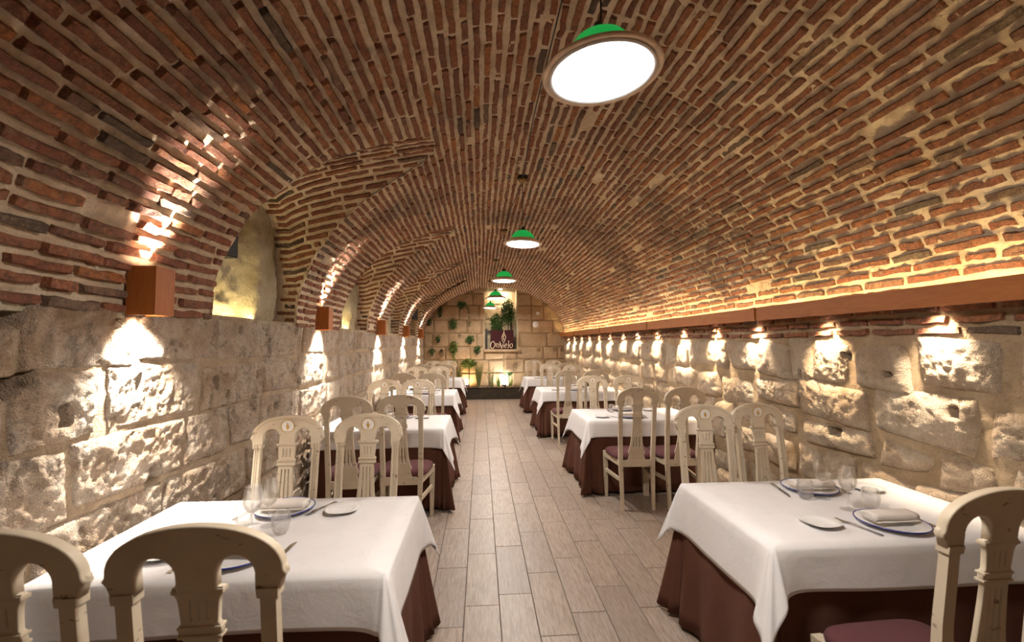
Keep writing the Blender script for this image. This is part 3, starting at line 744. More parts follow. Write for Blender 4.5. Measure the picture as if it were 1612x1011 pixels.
def cloth(name, mat, x0, x1, y0, y1, z, drops, white, seed, nt=12, nseg=90, ncor=26, thick=.0022, wall=None):
    wsc = lambda a, b: .35 if wall in (a, b) else 1
    rg = random.Random(seed); R_ = ring(x0, x1, y0, y1, .012, nseg, ncor); n = len(R_)
    phs = [rg.uniform(0, 6.28) for _ in range(16)]
    s = 0; S = []
    for i, q in enumerate(R_):
        if i: s += math.hypot(q[0]-R_[i-1][0], q[1]-R_[i-1][1])
        S.append(s)
    rows = []
    for j in range(nt+1):
        t = j/nt; row = []
        for i, (bx, by, nx, ny, sa, sb, ph, tt) in enumerate(R_):
            if ph >= 0:
                L = drops[sa]*(1-ph)+drops[sb]*ph; tri = 1-abs(2*ph-1)
                if white:
                    L = L+.155*tri**.95
                    off = t*(.062+.085*math.sin(PI*ph)**.7-.030*math.sin(PI*ph*2)**2)*wsc(sa, sb)
                    tw = .018*t*math.sin(2*PI*ph)
                else:
                    off = .010*t+wsc(sa, sb)*t**1.2*(.085*math.sin(PI*ph)+.040*math.sin(5*PI*ph)*math.sin(PI*ph)+.03); tw = 0
            else:
                L = drops[sa]; tri = 0; e = min(tt, 1-tt)
                if white:
                    dd = e*((y1-y0) if sa in (1, 3) else (x1-x0)); qq = math.exp(-(dd/.055)**1.2)
                    off = t*(.014+.048*qq*wsc(sa, sa))+t*.008*math.sin(S[i]*9+phs[sa])*math.exp(-e*3)+.004*t; tw = 0
                    L += .004*math.sin(S[i]*5+phs[4+sa])
                else:
                    ev = math.exp(-e*7)
                    off = .010*t+t**1.35*(.03*ev+.024+.032*ev*math.sin(S[i]*36+phs[sa])+.016*math.sin(S[i]*23+phs[sa+4])); tw = 0
            if ph < 0 and wall == sa: off = .012*t+(.02*t*math.exp(-min(tt, 1-tt)*12) if white else 0)
            r0 = .006
            off += r0*min(1, t*6) if white else r0*min(1, t*6)
            zz = z-L*t-(0 if j else 0)
            px = bx+nx*off-ny*tw; py = by+ny*off+nx*tw
            row.append((px, py, zz))
        rows.append(row)
    mb = MB(); v = [p for r in rows for p in r]; f = []
    for j in range(nt):
        for i in range(n): k = (i+1) % n; f.append((j*n+i, (j+1)*n+i, (j+1)*n+k, j*n+k))
    # top: concentric rings to the centre
    cx, cy = (x0+x1)/2, (y0+y1)/2; base = len(v); K = 6
    for k in range(1, K):
        q = 1-k/K
        for i in range(n):
            bx, by = R_[i][0], R_[i][1]; v.append((cx+(bx-cx)*q, cy+(by-cy)*q, z+.0012+.0007*math.sin(7*bx*q+phs[9])*math.sin(9*by+phs[8])))
    v.append((cx, cy, z+.001))
    def idx(k, i): return i % n if k == 0 else base+(k-1)*n+(i % n)
    for k in range(K-1):
        for i in range(n): f.append((idx(k, i), idx(k, i+1), idx(k+1, i+1), idx(k+1, i)))
    for i in range(n): f.append((idx(K-1, i), idx(K-1, i+1), len(v)-1))
    v = [(a-cx, b-cy, c) for a, b, c in v]
    o = mk(name, v, f, mat, None, (cx, cy, 0), smooth=True)
    md = o.modifiers.new('thickness', 'SOLIDIFY'); md.thickness = thick; md.offset = -1
    return o
ROWN = ['front', 'second', 'third', 'farthest']
TL = [(-1.54, -.335, 1.64, 2.44), (-1.54, -.35, 4.30, 5.12), (-1.54, -.425, 7.10, 7.94), (-1.54, -.43, 9.88, 10.68)]
TR = [(1.15, 2.36, 1.725, 2.53), (1.115, 2.35, 4.60, 5.42), (1.02, 2.35, 7.40, 8.20), (1.04, 2.35, 9.95, 10.75)]
TABS = []
for side, lst in (('left', TL), ('right', TR)):
    for i, (x0, x1, y0, y1) in enumerate(lst):
        nm = f'{ROWN[i]} {side}'
        t = empty('dining_table', ((x0+x1)/2, (y0+y1)/2, 0)); cx, cy = t.location.x, t.location.y
        tag(t, f'rectangular dining table hidden under cloths, {nm} table of the cellar', 'table', 'dining tables')
        MB().box(x0-cx+.012, x1-cx-.012, y0-cy+.012, y1-cy-.012, .70, .735).build('tabletop', 'wood', t, bevel=.003)
        for sx in (x0+.09, x1-.09):
            for sy in (y0+.09, y1-.09): MB().lathe([(0, 0), (.022, 0), (.022, .012), (.016, .02), (.018, .70), (0, .70)], 12, (sx-cx, sy-cy, 0)).build('leg', 'steel', t, smooth=False)
        db = [.715, .715, .715, .715]
        o = cloth('brown_tablecloth', 'brown', x0+.004, x1-.004, y0+.004, y1-.004, .7405, db, False, 10*i+(side == 'left'), nt=10, nseg=60, ncor=30, wall=3 if side == 'left' else 1)
        tag(o, f'dark brown floor-length undercloth on the {nm} table', 'tablecloth', 'brown undercloths')
        # drops: near, right, far, left
        d = [.17, .25, .19, .15] if side == 'left' else [.165, .14, .19, .25]
        o = cloth('white_tablecloth', 'white', x0-.004, x1+.004, y0-.004, y1+.004, .7465, d, True, 77*i+5+(side == 'left'), wall=3 if side == 'left' else 1)
        tag(o, f'white linen top cloth with pointed corners on the {nm} table', 'tablecloth', 'white top cloths')
        TABS.append((side, i, x0, x1, y0, y1))
ZT = .7497

# ------------------------------------------------------------------ chairs
def yb(z):
    t = max(0, (z-.45)/.69); return (-.205+.02*(z/.45) if z < .45 else -.185-.085*t**1.3)
bend = lambda y0: (lambda x, y, z: (x, y+yb(z)+y0, z))
def post_secs(pts, wx, wy, reed=True):
    secs = []
    for (x, z), a, b in zip(pts, wx, wy):
        y = yb(z)
        a /= 2; b /= 2
        if reed: s = [(-a, -b), (a, -b), (a, b), (a*.55, b), (a*.42, b-.005), (a*.12, b-.005), (0, b), (-a*.12, b-.005), (-a*.42, b-.005), (-a*.55, b), (-a, b)]
        else: s = [(-a, -b), (a, -b), (a, b), (-a, b)]
        secs.append([(x+p, y+q, z) for p, q in s])
    return secs
def make_chair():
    r = empty('dining_chair')
    # crest rail
    out = []
    for k in range(25):
        a = PI-k*PI/24; out.append((.193*math.cos(a), 1.028+.112*abs(math.sin(a))**.85))
    out += [(.199, 1.018), (.190, 1.006), (.184, .986), (.134, .986), (.1345, 1.018)]
    for k in range(13):
        a = k*PI/12; out.append((.088+.047*math.cos(a), 1.022+.050*math.sin(a)))
    out += [(.0405, .990), (-.0405, .990)]
    for k in range(13):
        a = k*PI/12; out.append((-.088+.047*math.cos(a), 1.022+.050*math.sin(a)))
    out += [(-.1345, 1.018), (-.134, .986), (-.184, .986), (-.190, 1.006), (-.199, 1.018)]
    cr = curve_shape('crest_rail', [out], .011, .0035, 'paint', r, bend(0))
    # moulding line on the front of the crest
    md = []
    for k in range(25):
        a = PI-k*PI/24; z = 1.030+.097*abs(math.sin(a))**.85; x = .178*math.cos(a); md.append((x, yb(z)+.0145, z))
    MB().tube(md, .0028, 6).build('crest_moulding', 'paint', cr)
    for s in (-1, 1):
        bm = bmesh.new(); bmesh.ops.create_uvsphere(bm, u_segments=12, v_segments=8, radius=.0155)
        me = bpy.data.meshes.new('scroll'); bm.to_mesh(me); bm.free(); me.materials.append(MT['paint'])
        me.polygons.foreach_set('use_smooth', [True]*len(me.polygons))
        o = bpy.data.objects.new('scroll', me); COL.objects.link(o); o.parent = cr; o.location = (s*.190, yb(1.02)+.004, 1.022); o.scale = (.8, .9, 1)
    # medallion
    mz = 1.083; y = yb(mz)+.0155
    m = MB(); n = 28
    disc = lambda rr, yy: [(rr*math.cos(2*PI*k/n), yy, rr*math.sin(2*PI*k/n)) for k in range(n)]
    med = MB().loft([disc(.034, 0), disc(.034, .003)]).build('medallion', 'medal', r, (0, y, mz)); tag(med, 'white round medallion on the chair front')
    MB().tube([(.036*math.cos(2*PI*k/n), .0025, .036*math.sin(2*PI*k/n)) for k in range(n+1)], .0022, 6).build('gold_ring', 'gold', med)
    flame = [(0.000, -.021), (-.0095, -.004), (-.003, .008), (.004, .022), (.002, .010), (.0095, .002), (.005, -.008)]
    fl_ = curve_shape('flame_emblem', [flame], .0012, 0, 'gold', med, lambda x, y, z: (x, y+.0045, z))
    # posts = rear legs
    for s in (-1, 1):
        pts = [(s*.145, .0), (s*.147, .2), (s*.152, .45), (s*.158, .75), (s*.159, .962), (s*.159, .963), (s*.159, .986)]
        wx = [.028, .032, .038, .037, .036, .048, .050]; wy = [.028, .032, .036, .030, .028, .036, .038]
        MB().loft(post_secs(pts, wx, wy)).build('leg', 'paint', r)
    # splat
    def slot(x0, x1, z0, z1, sh=0): return [(x0, z0), (x0+sh*0, z1), ((x0+x1)/2, z1+.003), (x1, z1), (x1, z0), ((x0+x1)/2, z0-.003)]
    up = [(-.055, .990), (.055, .990), (.055, .978), (.047, .968), (.044, .955), (.040, .903), (.046, .896), (.047, .884), (.047, .872), (.038, .862),
          (.040, .80), (.045, .72), (.055, .62), (.066, .560), (.074, .545), (.078, .528), (.073, .512), (.068, .500), (.072, .485), (.085, .455),
          (-.085, .455), (-.072, .485), (-.068, .500), (-.073, .512), (-.078, .528), (-.074, .545), (-.066, .560), (-.055, .62), (-.045, .72), (-.040, .80), (-.038, .862),
          (-.047, .872), (-.047, .884), (-.046, .896), (-.040, .903), (-.044, .955), (-.047, .968), (-.055, .978)]
    holes = [slot(x-.0038, x+.0038, .912, .958) for x in (-.019, 0, .019)]
    for q in (-1, 0, 1):
        def xe(z, d): # bar gap centre
            w_ = np.interp(z, [.56, .62, .72, .80, .855], [.063, .053, .044, .039, .037]); return q*w_*.5+d
        zz = [.572, .62, .68, .74, .80, .848]; g = [np.interp(z, [.56, .62, .85], [.0085, .0065, .0038]) for z in zz]
        holes.append([(xe(z, -gg), z) for z, gg in zip(zz, g)]+[(xe(z, gg), z) for z, gg in list(zip(zz, g))[::-1]])
    sp = curve_shape('splat', [up]+holes, .006, .002, 'paint', r, bend(0))
    for (z0, z1, hw) in ((.977, .988, .058), (.866, .874, .050), (.888, .896, .050)):
        a = MB(); yy = yb((z0+z1)/2); a.box(-hw, hw, yy-.012, yy+.014, z0, z1).build('splat_moulding', 'paint', sp, bevel=.002)
    # seat frame
    fr = MB()
    def q4(x0, y0, x1, y1, w_, z0, z1):
        d = Vector((x1-x0, y1-y0)).normalized(); nn = Vector((-d.y, d.x))*w_/2
        b_ = [(x0+nn.x, y0+nn.y), (x0-nn.x, y0-nn.y), (x1-nn.x, y1-nn.y), (x1+nn.x, y1+nn.y)]
        fr.add([(p, q, z0) for p, q in b_]+[(p, q, z1) for p, q in b_], [(0, 3, 2, 1), (4, 5, 6, 7), (0, 1, 5, 4), (1, 2, 6, 5), (2, 3, 7, 6), (3, 0, 4, 7)])
    q4(-.150, -.185, .150, -.185, .024, .395, .458); q4(-.205, .195, .205, .195, .024, .40, .458)
    for s in (-1, 1): q4(s*.155, -.17, s*.207, .19, .024, .40, .458)
    fr.build('seat_frame', 'paint', r, bevel=.002, seg=1)
    for s in (-1, 1):
        secs = []
        for z, hw in ((0, .013), (.03, .015), (.25, .019), (.40, .021), (.457, .021)):
            cx_, cy_ = s*(.198+.006*z), .190
            secs.append([(cx_-hw, cy_-hw, z), (cx_+hw, cy_-hw, z), (cx_+hw, cy_+hw, z), (cx_-hw, cy_+hw, z)])
        MB().loft(secs).build('leg', 'paint', r)
        st = MB(); x0, y0, x1, y1 = s*.149, -.185, s*.200, .175
        d = .009; st.add([(x0-d, y0, .255), (x0+d, y0, .255), (x1+d, y1, .255), (x1-d, y1, .255), (x0-d, y0, .287), (x0+d, y0, .287), (x1+d, y1, .287), (x1-d, y1, .287)],
                         [(0, 3, 2, 1), (4, 5, 6, 7), (0, 1, 5, 4), (1, 2, 6, 5), (2, 3, 7, 6), (3, 0, 4, 7)])
        st.build('stretcher', 'paint', r)
    # cushion
    mb = MB(); secs = []; n = 44
    for (sc_, z) in ((.93, .452), (1.0, .462), (1.015, .478), (.985, .494), (.90, .506), (.70, .515), (.4, .520), (.05, .521)):
        ringp = []
        for k in range(n):
            a = 2*PI*k/n; c_, s_ = math.cos(a), math.sin(a)
            x = np.sign(c_)*abs(c_)**.38; y = np.sign(s_)*abs(s_)**.38
            hw = .185+.035*(y+1)/2*1.15
            ringp.append((x*hw*sc_, .008+y*.19*sc_, z))
        secs.append(ringp)
    mb.loft(secs).build('seat', 'seat', r, smooth=True)
    return r
chair = make_chair(); only_reg(chair)
# (side, row, near/far, list of (x, ytop, turn))
CHS = [('left', 0, 'n', [(-.665, 1.10, .02), (-1.09, 1.10, -.03)]), ('left', 0, 'f', [(-1.105, 2.70, .02), (-.665, 2.72, -.02)]),
       ('left', 1, 'n', [(-1.069, 3.62, .05), (-.645, 3.69, -.02)]), ('left', 1, 'f', [(-1.10, 5.24, 0), (-.72, 5.25, .03)]),
       ('left', 2, 'n', [(-1.09, 6.35, 0), (-.705, 6.36, .04)]), ('left', 2, 'f', [(-1.14, 8.06, 0), (-.745, 8.05, 0)]),
       ('left', 3, 'n', [(-1.16, 9.03, 0), (-.705, 8.97, 0)]), ('left', 3, 'f', [(-1.13, 10.82, 0), (-.77, 10.84, 0)]),
       ('right', 0, 'n', [(1.475, 1.185, .05)]), ('right', 0, 'f', [(1.465, 2.90, -.06), (1.90, 2.95, .10)]),
       ('right', 1, 'n', [(1.464, 4.06, -.03), (1.894, 4.05, .03)]), ('right', 1, 'f', [(1.40, 5.56, 0), (1.88, 5.62, 0)]),
       ('right', 2, 'n', [(1.345, 6.75, -.04), (1.76, 6.72, 0)]), ('right', 2, 'f', [(1.30, 8.34, 0), (1.74, 8.36, 0)]),
       ('right', 3, 'n', [(1.40, 9.05, 0), (1.725, 9.02, 0)]), ('right', 3, 'f', [(1.30, 10.90, 0), (1.79, 10.95, 0)])]
used = False
for side, row, nf, ls in CHS:
    for (x, yt, tr) in ls:
        if nf == 'n': y, rz = yt+.27, tr
        else: y, rz = yt-.27, PI+tr
        c = chair if not used else copy_tree(chair); used = True
        c.location = (x, y, 0); c.rotation_euler = (0, 0, rz)
        aisle = 'aisle-side' if (x == max(q[0] for q in ls)) == (side == 'left') else 'wall-side'
        if len(ls) == 1: aisle = 'single visible'
        how = 'seen from behind, near side' if nf == 'n' else 'showing its medallion, far side'
        tag(c, f'{aisle} cream chair {how} of {ROWN[row]} {side} table', 'chair', 'cream distressed dining chairs')

# ------------------------------------------------------------------ tableware
def make_plate(rad, name, square=False):
    r = empty(name)
    n = 40
    def rg(rr, z):
        out = []
        for k in range(n):
            a = 2*PI*k/n; c_, s_ = math.cos(a), math.sin(a)
            q = 1.0/((abs(c_)**2.6+abs(s_)**2.6)**(1/2.6)) if square else 1
            out.append((rr*q*c_, rr*q*s_, z))
        return out
    secs = [rg(.01, .0), rg(rad*.55, .0), rg(rad*.60, .002), rg(rad*.985, .016), rg(rad, .0175), rg(rad*.985, .019), rg(rad*.64, .006), rg(rad*.55, .004), rg(.01, .004)]
    MB().loft(secs).build('body', 'china', r, smooth=True)
    if not square: MB().tube([(rad*.995*math.cos(2*PI*k/n), rad*.995*math.sin(2*PI*k/n), .0178) for k in range(n+1)], .0028, 6).build('blue_rim', 'blue', r, smooth=True)
    return r
def make_napkin():
    mb = MB(); secs = []
    for k in range(13):                      # soft flattened roll with a slight sag
        t = k/12; x = -.105+.21*t; sg = .0015*math.sin(5*t)
        ringp = []
        for j in range(28):
            a = 2*PI*j/28; c_, s_ = math.cos(a), math.sin(a)
            ringp.append((x, .040*np.sign(c_)*abs(c_)**.8+.002*math.sin(9*t), .0175+.0165*np.sign(s_)*abs(s_)**.8+sg+.0015*math.sin(3*a)))
        secs.append(ringp)
    mb.loft(secs)
    r = empty('napkin'); mb.build('roll', 'napkin', r, smooth=True)
    for e in (-1, 1):                         # spiral edge of the rolled linen at each end
        pts = []
        for k in range(30):
            a = k*.42; q = 1-k/32; pts.append((e*.106, .036*q*math.cos(a), .0175+.0135*q*math.sin(a)))
        MB().tube(pts, .0014, 5).build('spiral_edge', 'napkin', r)
    MB().loft([[(-.100, -.047, .0015), (.10, -.047, .0015), (.10, -.047, .0045), (-.100, -.047, .0045)], [(-.100, .02, .0012), (.10, .02, .0012), (.10, .02, .006), (-.100, .02, .006)]]).build('flap', 'napkin', r)
    return r
def make_fork():
    r = empty('fork')
    def sec(y, hw, z, th): return [(-hw, y, z), (hw, y, z), (hw, y, z+th), (-hw, y, z+th)]
    MB().loft([sec(-.10, .0085, .001, .002), sec(-.09, .009, .001, .002), sec(-.03, .0035, .003, .003), (sec(.03, .003, .006, .003)), sec(.042, .010, .004, .002), sec(.058, .0125, .001, .002)]).build('handle', 'steel', r)
    for x in (-.0105, -.0035, .0035, .0105): MB().loft([sec(.0585, .0019, .001, .002), sec(.085, .0017, .0005, .0018), sec(.10, .001, .004, .001)]).build('tine', 'steel', r, (x, 0, 0))
    return r
def make_knife():
    r = empty('knife')
    def sec(y, x0, x1, z, th): return [(x0, y, z), (x1, y, z), (x1, y, z+th), (x0, y, z+th)]
    MB().loft([sec(-.11, -.007, .007, .0008, .005), sec(-.09, -.0075, .0075, .0008, .006), sec(-.012, -.005, .005, .0008, .005)]).build('handle', 'steel', r)
    MB().loft([sec(-.0115, -.005, .006, .0012, .002), sec(.0, -.008, .009, .0012, .0018), sec(.08, -.009, .009, .0012, .0014), sec(.10, -.004, .009, .0012, .001), sec(.11, .006, .0085, .0012, .0008)]).build('blade', 'steel', r)
    return r
def glass_obj(name, prof, parts=None):
    r = empty(name); return r
def dens(pr):
    out = [pr[0]]
    for a, b in zip(pr[:-1], pr[1:]):
        L = math.hypot(b[0]-a[0], b[1]-a[1])
        if L > .004:
            e = min(.0012, L*.1)/L
            for t in (e, 1-e): out.append((a[0]+(b[0]-a[0])*t, a[1]+(b[1]-a[1])*t))
        out.append(b)
    return out
def sm(pts, k=4):
    P_ = [pts[0]]+list(pts)+[pts[-1]]; out = []
    for i in range(1, len(P_)-2):
        for q in range(k):
            t = q/k; out.append(tuple(.5*(2*P_[i][d]+(P_[i+1][d]-P_[i-1][d])*t+(2*P_[i-1][d]-5*P_[i][d]+4*P_[i+1][d]-P_[i+2][d])*t*t+(3*P_[i][d]-P_[i-1][d]-3*P_[i+1][d]+P_[i+2][d])*t**3) for d in (0, 1)))
    return out+[pts[-1]]
def make_wine():
    r = empty('wine_glass')
    MB().lathe(dens([(0, .0), (.034, .0), (.0345, .0015), (.012, .0042), (.0045, .010), (.0036, .03), (.0034, .07), (.0042, .083), (.006, .087), (0, .0875)]), 28).build('stem_and_foot', 'glass', r, smooth=True)
    MB().lathe(dens(sm([(.0005, .0880), (.010, .0892), (.026, .101), (.036, .122), (.0385, .140), (.036, .165), (.0305, .203)])+sm([(.0295, .2033), (.0350, .165), (.0375, .140), (.0350, .1225), (.0252, .1025), (.0095, .0905), (.0005, .0895)])), 36).build('bowl', 'glass', r, smooth=True)
    return r
def make_tumbler():
    r = empty('tumbler')
    MB().lathe(dens([(.0005, .0), (.020, .0)]+sm([(.0215, .0005), (.027, .008), (.034, .022), (.0395, .048), (.0385, .072), (.0345, .094)])+sm([(.0333, .0942), (.0373, .072), (.0383, .048), (.0330, .0228), (.022, .0085), (.0005, .007)])), 36).build('body', 'glass', r, smooth=True)
    return r
PROT = dict(dinner_plate=make_plate(.135, 'dinner_plate'), side_plate=make_plate(.078, 'side_plate', True), napkin=make_napkin(), fork=make_fork(), knife=make_knife(), wine_glass=make_wine(), tumbler=make_tumbler())
for p in PROT.values(): only_reg(p)
first = {k: True for k in PROT}
DESC = dict(dinner_plate='white dinner plate with a blue rim', side_plate='small plain white side plate', napkin='rolled off-white linen napkin lying on the dinner plate', fork='steel fork beside the dinner plate', knife='steel knife beside the dinner plate', wine_glass='empty stemmed wine glass', tumbler='empty clear water tumbler')
CAT = dict(dinner_plate='plate', side_plate='plate', napkin='napkin', fork='fork', knife='knife', wine_glass='glass', tumbler='glass')
def put(kind, x, y, z, rz, where):
    o = PROT[kind] if first[kind] else copy_tree(PROT[kind]); first[kind] = False
    o.location = (x, y, z); o.rotation_euler = (0, 0, rz)
    tag(o, f'{DESC[kind]}, {where}', CAT[kind], CAT[kind]+'s laid on the tables')
for (side, i, x0, x1, y0, y1) in TABS:
    nm = f'{ROWN[i]} {side} table'
    rd = random.Random(i*7+(side == 'left'))
    # plate centres measured on the two front tables
    if side == 'left': nx, fx = -.925, -.95
    else: nx, fx = 1.815, 1.80
    nx += 0 if i == 0 else rd.uniform(-.12, .05); fx += 0 if i == 0 else rd.uniform(-.08, .05)
    if side == 'right' and i: nx -= .13; fx -= .06
    for end, px, py, sg in (('near', nx, y0+.165, 1), ('far', fx, y1-.165, -1)):
        w_ = f'{end} setting of the {nm}'; rz = 0 if sg == 1 else PI
        put('dinner_plate', px, py, ZT, 0, w_)
        put('napkin', px+.005, py+.012*sg, ZT+.0205, rd.uniform(-.12, .05), w_)
        put('fork', px-.17*sg, py-.01*sg, ZT, rz+.18*sg+(.1 if side == 'right' else -.25), w_)
        put('side_plate', px-(.31 if side == 'right' else .28)*sg, py+.03*sg, ZT, .2, w_)
        put('knife', px+.165*sg, py+.0*sg, ZT, rz+rd.uniform(-.25, .0), w_)
    # glasses stand between the two settings
    gx = (nx+fx)/2; gy = (y0+y1)/2
    if side == 'left': G = [('wine_glass', -.035, -.03, 'near'), ('wine_glass', -.005, .055, 'far'), ('tumbler', .085, -.035, 'near'), ('tumbler', -.115, .06, 'far')]
    else: G = [('wine_glass', -.035, -.055, 'near'), ('wine_glass', -.04, .10, 'far'), ('tumbler', .085, -.05, 'near'), ('tumbler', -.135, .10, 'far')]
    for k, dx, dy, e in G: put(k, gx+dx, gy+dy, ZT, 0, f'{e} one of the pair on the {nm}')

# ------------------------------------------------------------------ end of the cellar: planter, sign, plants
pl = empty('planter', (.4, 12.66, 0)); tag(pl, 'low planter bench clad in dark slate tiles across the end wall', 'planter')
PY0, PY1, PZ = 12.39, 12.90, .325
MB().box(-2.04, 2.02, PY0+.012-12.66, PY0+.07-12.66, 0.001, PZ-.012).build('front_wall', 'grout', pl)
x = -1.62-.03; k = 0
while x < 2.40:
    x1 = min(x+.555, 2.42); MB().box(x-.4+.003, x1-.4-.003, PY0-12.66, PY0+.011-12.66, .004, PZ-.014).build('slate_tile', 'slate', pl, bevel=.001)
    MB().box(x-.4+.003, x1-.4-.003, PY0-.012-12.66, PY0+.08-12.66, PZ-.012, PZ).build('coping_slab', 'slate', pl, bevel=.0015); x = x1
g = np.linspace(-2.03, 2.01, 60); h_ = np.linspace(PY0+.075-12.66, PY1+.02-12.66, 10); A, B = np.meshgrid(g, h_, indexing='ij')
P = np.stack([A, B, .285+.015*fbm(np.stack([A, B, 0*A], -1), 9, 3)], -1)
mk('soil', P.reshape(-1, 3), grid_faces(60, 10), 'soil', pl, smooth=True)
rk = random.Random(3)
bmr = bmesh.new(); bmesh.ops.create_icosphere(bmr, subdivisions=2, radius=1)
for v in bmr.verts: v.co *= 1+.22*float(vnoise(np.array([[v.co.x*1.7+3, v.co.y*1.7, v.co.z*1.7]]))[0])
for k in range(22):
    x = -.9+k*.125+rk.uniform(-.03, .03); r_ = rk.uniform(.03, .055)
    me = bpy.data.meshes.new('rock')
    bmr.to_mesh(me); me.materials.append(MT['rock'])
    o = bpy.data.objects.new('rock', me); COL.objects.link(o); o.location = (x, 12.53+rk.uniform(0, .07), .300+r_*.35); o.scale = (r_, r_*.8, r_*.6); o.rotation_euler = (0, 0, rk.uniform(0, 6))
    tag(o, 'small reddish rock lying on the soil along the planter front', 'rock', 'rocks in the planter')
bmr.free()
def reeds(x, y, n, h, spread, label, mat='reed', lean=0):
    mb = MB(); rr = random.Random(int(x*1000))
    for k in range(n):
        a = rr.uniform(0, 2*PI); hh = h*rr.uniform(.6, 1); d = spread*rr.uniform(.1, 1); wd = rr.uniform(.004, .008)
        bx, by = .03*math.cos(a), .03*math.sin(a)*.7; secs = []
        for j in range(5):
            t = j/4; px = bx+d*math.cos(a)*t**1.6+lean*t; py = by+d*math.sin(a)*.5*t**1.6; pz = hh*t; w_ = wd*(1-t*.85)
            secs.append([(px-w_, py, pz), (px, py+.002, pz), (px+w_, py, pz), (px, py-.002, pz)])
        mb.loft(secs)
    o = mb.build('reed_clump', mat, None, (x, y, .293)); tag(o, label, 'plant', 'reed clumps in the planter'); return o
reeds(-.06, 12.70, 90, .82, .17, 'tall slender reed clump just left of centre in the planter')
reeds(-.62, 12.70, 80, .82, .13, 'tall reed clump at the left end of the visible planter')
reeds(.32, 12.70, 36, .66, .14, 'leaning reed clump right of centre in the planter', lean=-.08)
reeds(.50, 12.64, 40, .40, .10, 'short bright reed clump left of the white floodlight', 'leaf2')
reeds(.84, 12.66, 24, .36, .14, 'short bright reed clump right of the white floodlight', 'leaf2')
def bush(name, c, rx, ry, rz, n, ls, label, mat='leaf', pot=True, trail=None, cat='plant', group=None, stem=None):
    r = empty(name, c); rr = random.Random(int(abs(c[0])*999+c[2]*77)); V_, F_ = [], []
    def leaf(px, py, pz, l):
        a, b = rr.uniform(0, 6.28), rr.uniform(-1, 1); d = Vector((math.cos(a)*math.cos(b), math.sin(a)*math.cos(b), math.sin(b))); s_ = d.cross(Vector((rr.random(), rr.random(), rr.random()+.1))).normalized()*l*.3
        p = Vector((px, py, pz)); i = len(V_); m_ = p+d*l*.5+Vector((0, 0, .1*l))
        V_.extend([tuple(p), tuple(m_+s_), tuple(p+d*l), tuple(m_-s_)]); F_.extend([(i, i+1, i+2), (i, i+2, i+3)])
    for k in range(n):
        while True:
            q = [rr.uniform(-1, 1) for _ in range(3)]
            if sum(t*t for t in q) < 1: break
        leaf(q[0]*rx, q[1]*ry, q[2]*rz, ls*rr.uniform(.6, 1.2))
    if trail:
        for (tx, tz, m_) in trail:
            for k in range(m_):
                t = k/m_; leaf(tx[0]+(tx[1]-tx[0])*t+rr.uniform(-.03, .03), rr.uniform(-.02, .02), tz[0]+(tz[1]-tz[0])*t, ls*.8)
    mk('foliage', V_, F_, mat, r)
    if pot: MB().lathe([(0, -.10), (.030, -.10), (.042, -.03), (.038, -.03), (.028, -.09), (0, -.09)], 14, (0, ry*.25, -rz*.3)).build('pot', 'pot', r)
    if stem: MB().tube([(0, 0, stem), (.01, 0, stem*.5), (0, 0, 0)], .012).build('stem', 'darkwood', r)
    tag(r, label, cat, group); return r
HG = 'plants hanging on the end wall'
yp = YE-.085
bush('hanging_plant', (-.913, yp, 2.97), .09, .05, .09, 130, .05, 'small dark plant highest on the end wall', group=HG)
bush('hanging_plant', (-.512-.05, yp, 2.66), .13, .06, .10, 230, .05, 'hanging plant left of the niche with a long trailing vine', group=HG, trail=[((.10, .20), (.05, -.15), 40), ((.20, .235), (-.15, -.62), 70)])
bush('hanging_plant', (-1.17, yp, 2.47), .06, .05, .20, 150, .05, 'narrow dark trailing plant upper left on the end wall', group=HG)
bush('hanging_plant', (-1.47, yp, 2.19), .08, .05, .08, 100, .045, 'small faint plant beside the last left arch', group=HG)
bush('hanging_plant', (-.80, yp, 2.10), .13, .06, .16, 260, .05, 'large rounded hanging plant in the middle of the left group', group=HG)
bush('hanging_plant', (-1.22, yp, 1.69), .075, .05, .09, 110, .045, 'round plant at sconce height near the left corner', group=HG)
bush('hanging_plant', (-.31, yp, 1.66), .12, .06, .12, 220, .05, 'round bushy plant just left of the red sign', group=HG)
bush('hanging_plant', (-.78, yp, 1.42), .12, .06, .20, 260, .06, 'bright green trailing plant below the middle group', 'leaf2', group=HG, trail=[((0, .02), (-.15, -.38), 60)])
bush('hanging_plant', (-1.39, yp, 1.32), .09, .05, .09, 130, .045, 'low round plant nearest the left corner', group=HG)
bush('hanging_plant', (-.109, yp, 1.37), .10, .05, .12, 180, .05, 'plant below and left of the red sign', group=HG)
bush('fern', (-.34, 12.74, .96), .24, .07, .13, 520, .06, 'spreading green fern over the left end of the planter', 'leaf2', pot=False, stem=-.66)
bush('shrub', (.47, YE+.17, 2.12), .19, .13, .30, 620, .07, 'dark leafy shrub behind the left half of the sign', pot=False, stem=-.80)
bush('shrub', (.80, YE+.18, 2.46), .20, .14, .38, 900, .07, 'taller dark shrub in the right half of the niche', pot=False, stem=-1.12)
bush('small_plant', (.80, 12.80, .66), .12, .07, .07, 120, .05, 'small dark plant above the white floodlight', pot=False, stem=-.36)
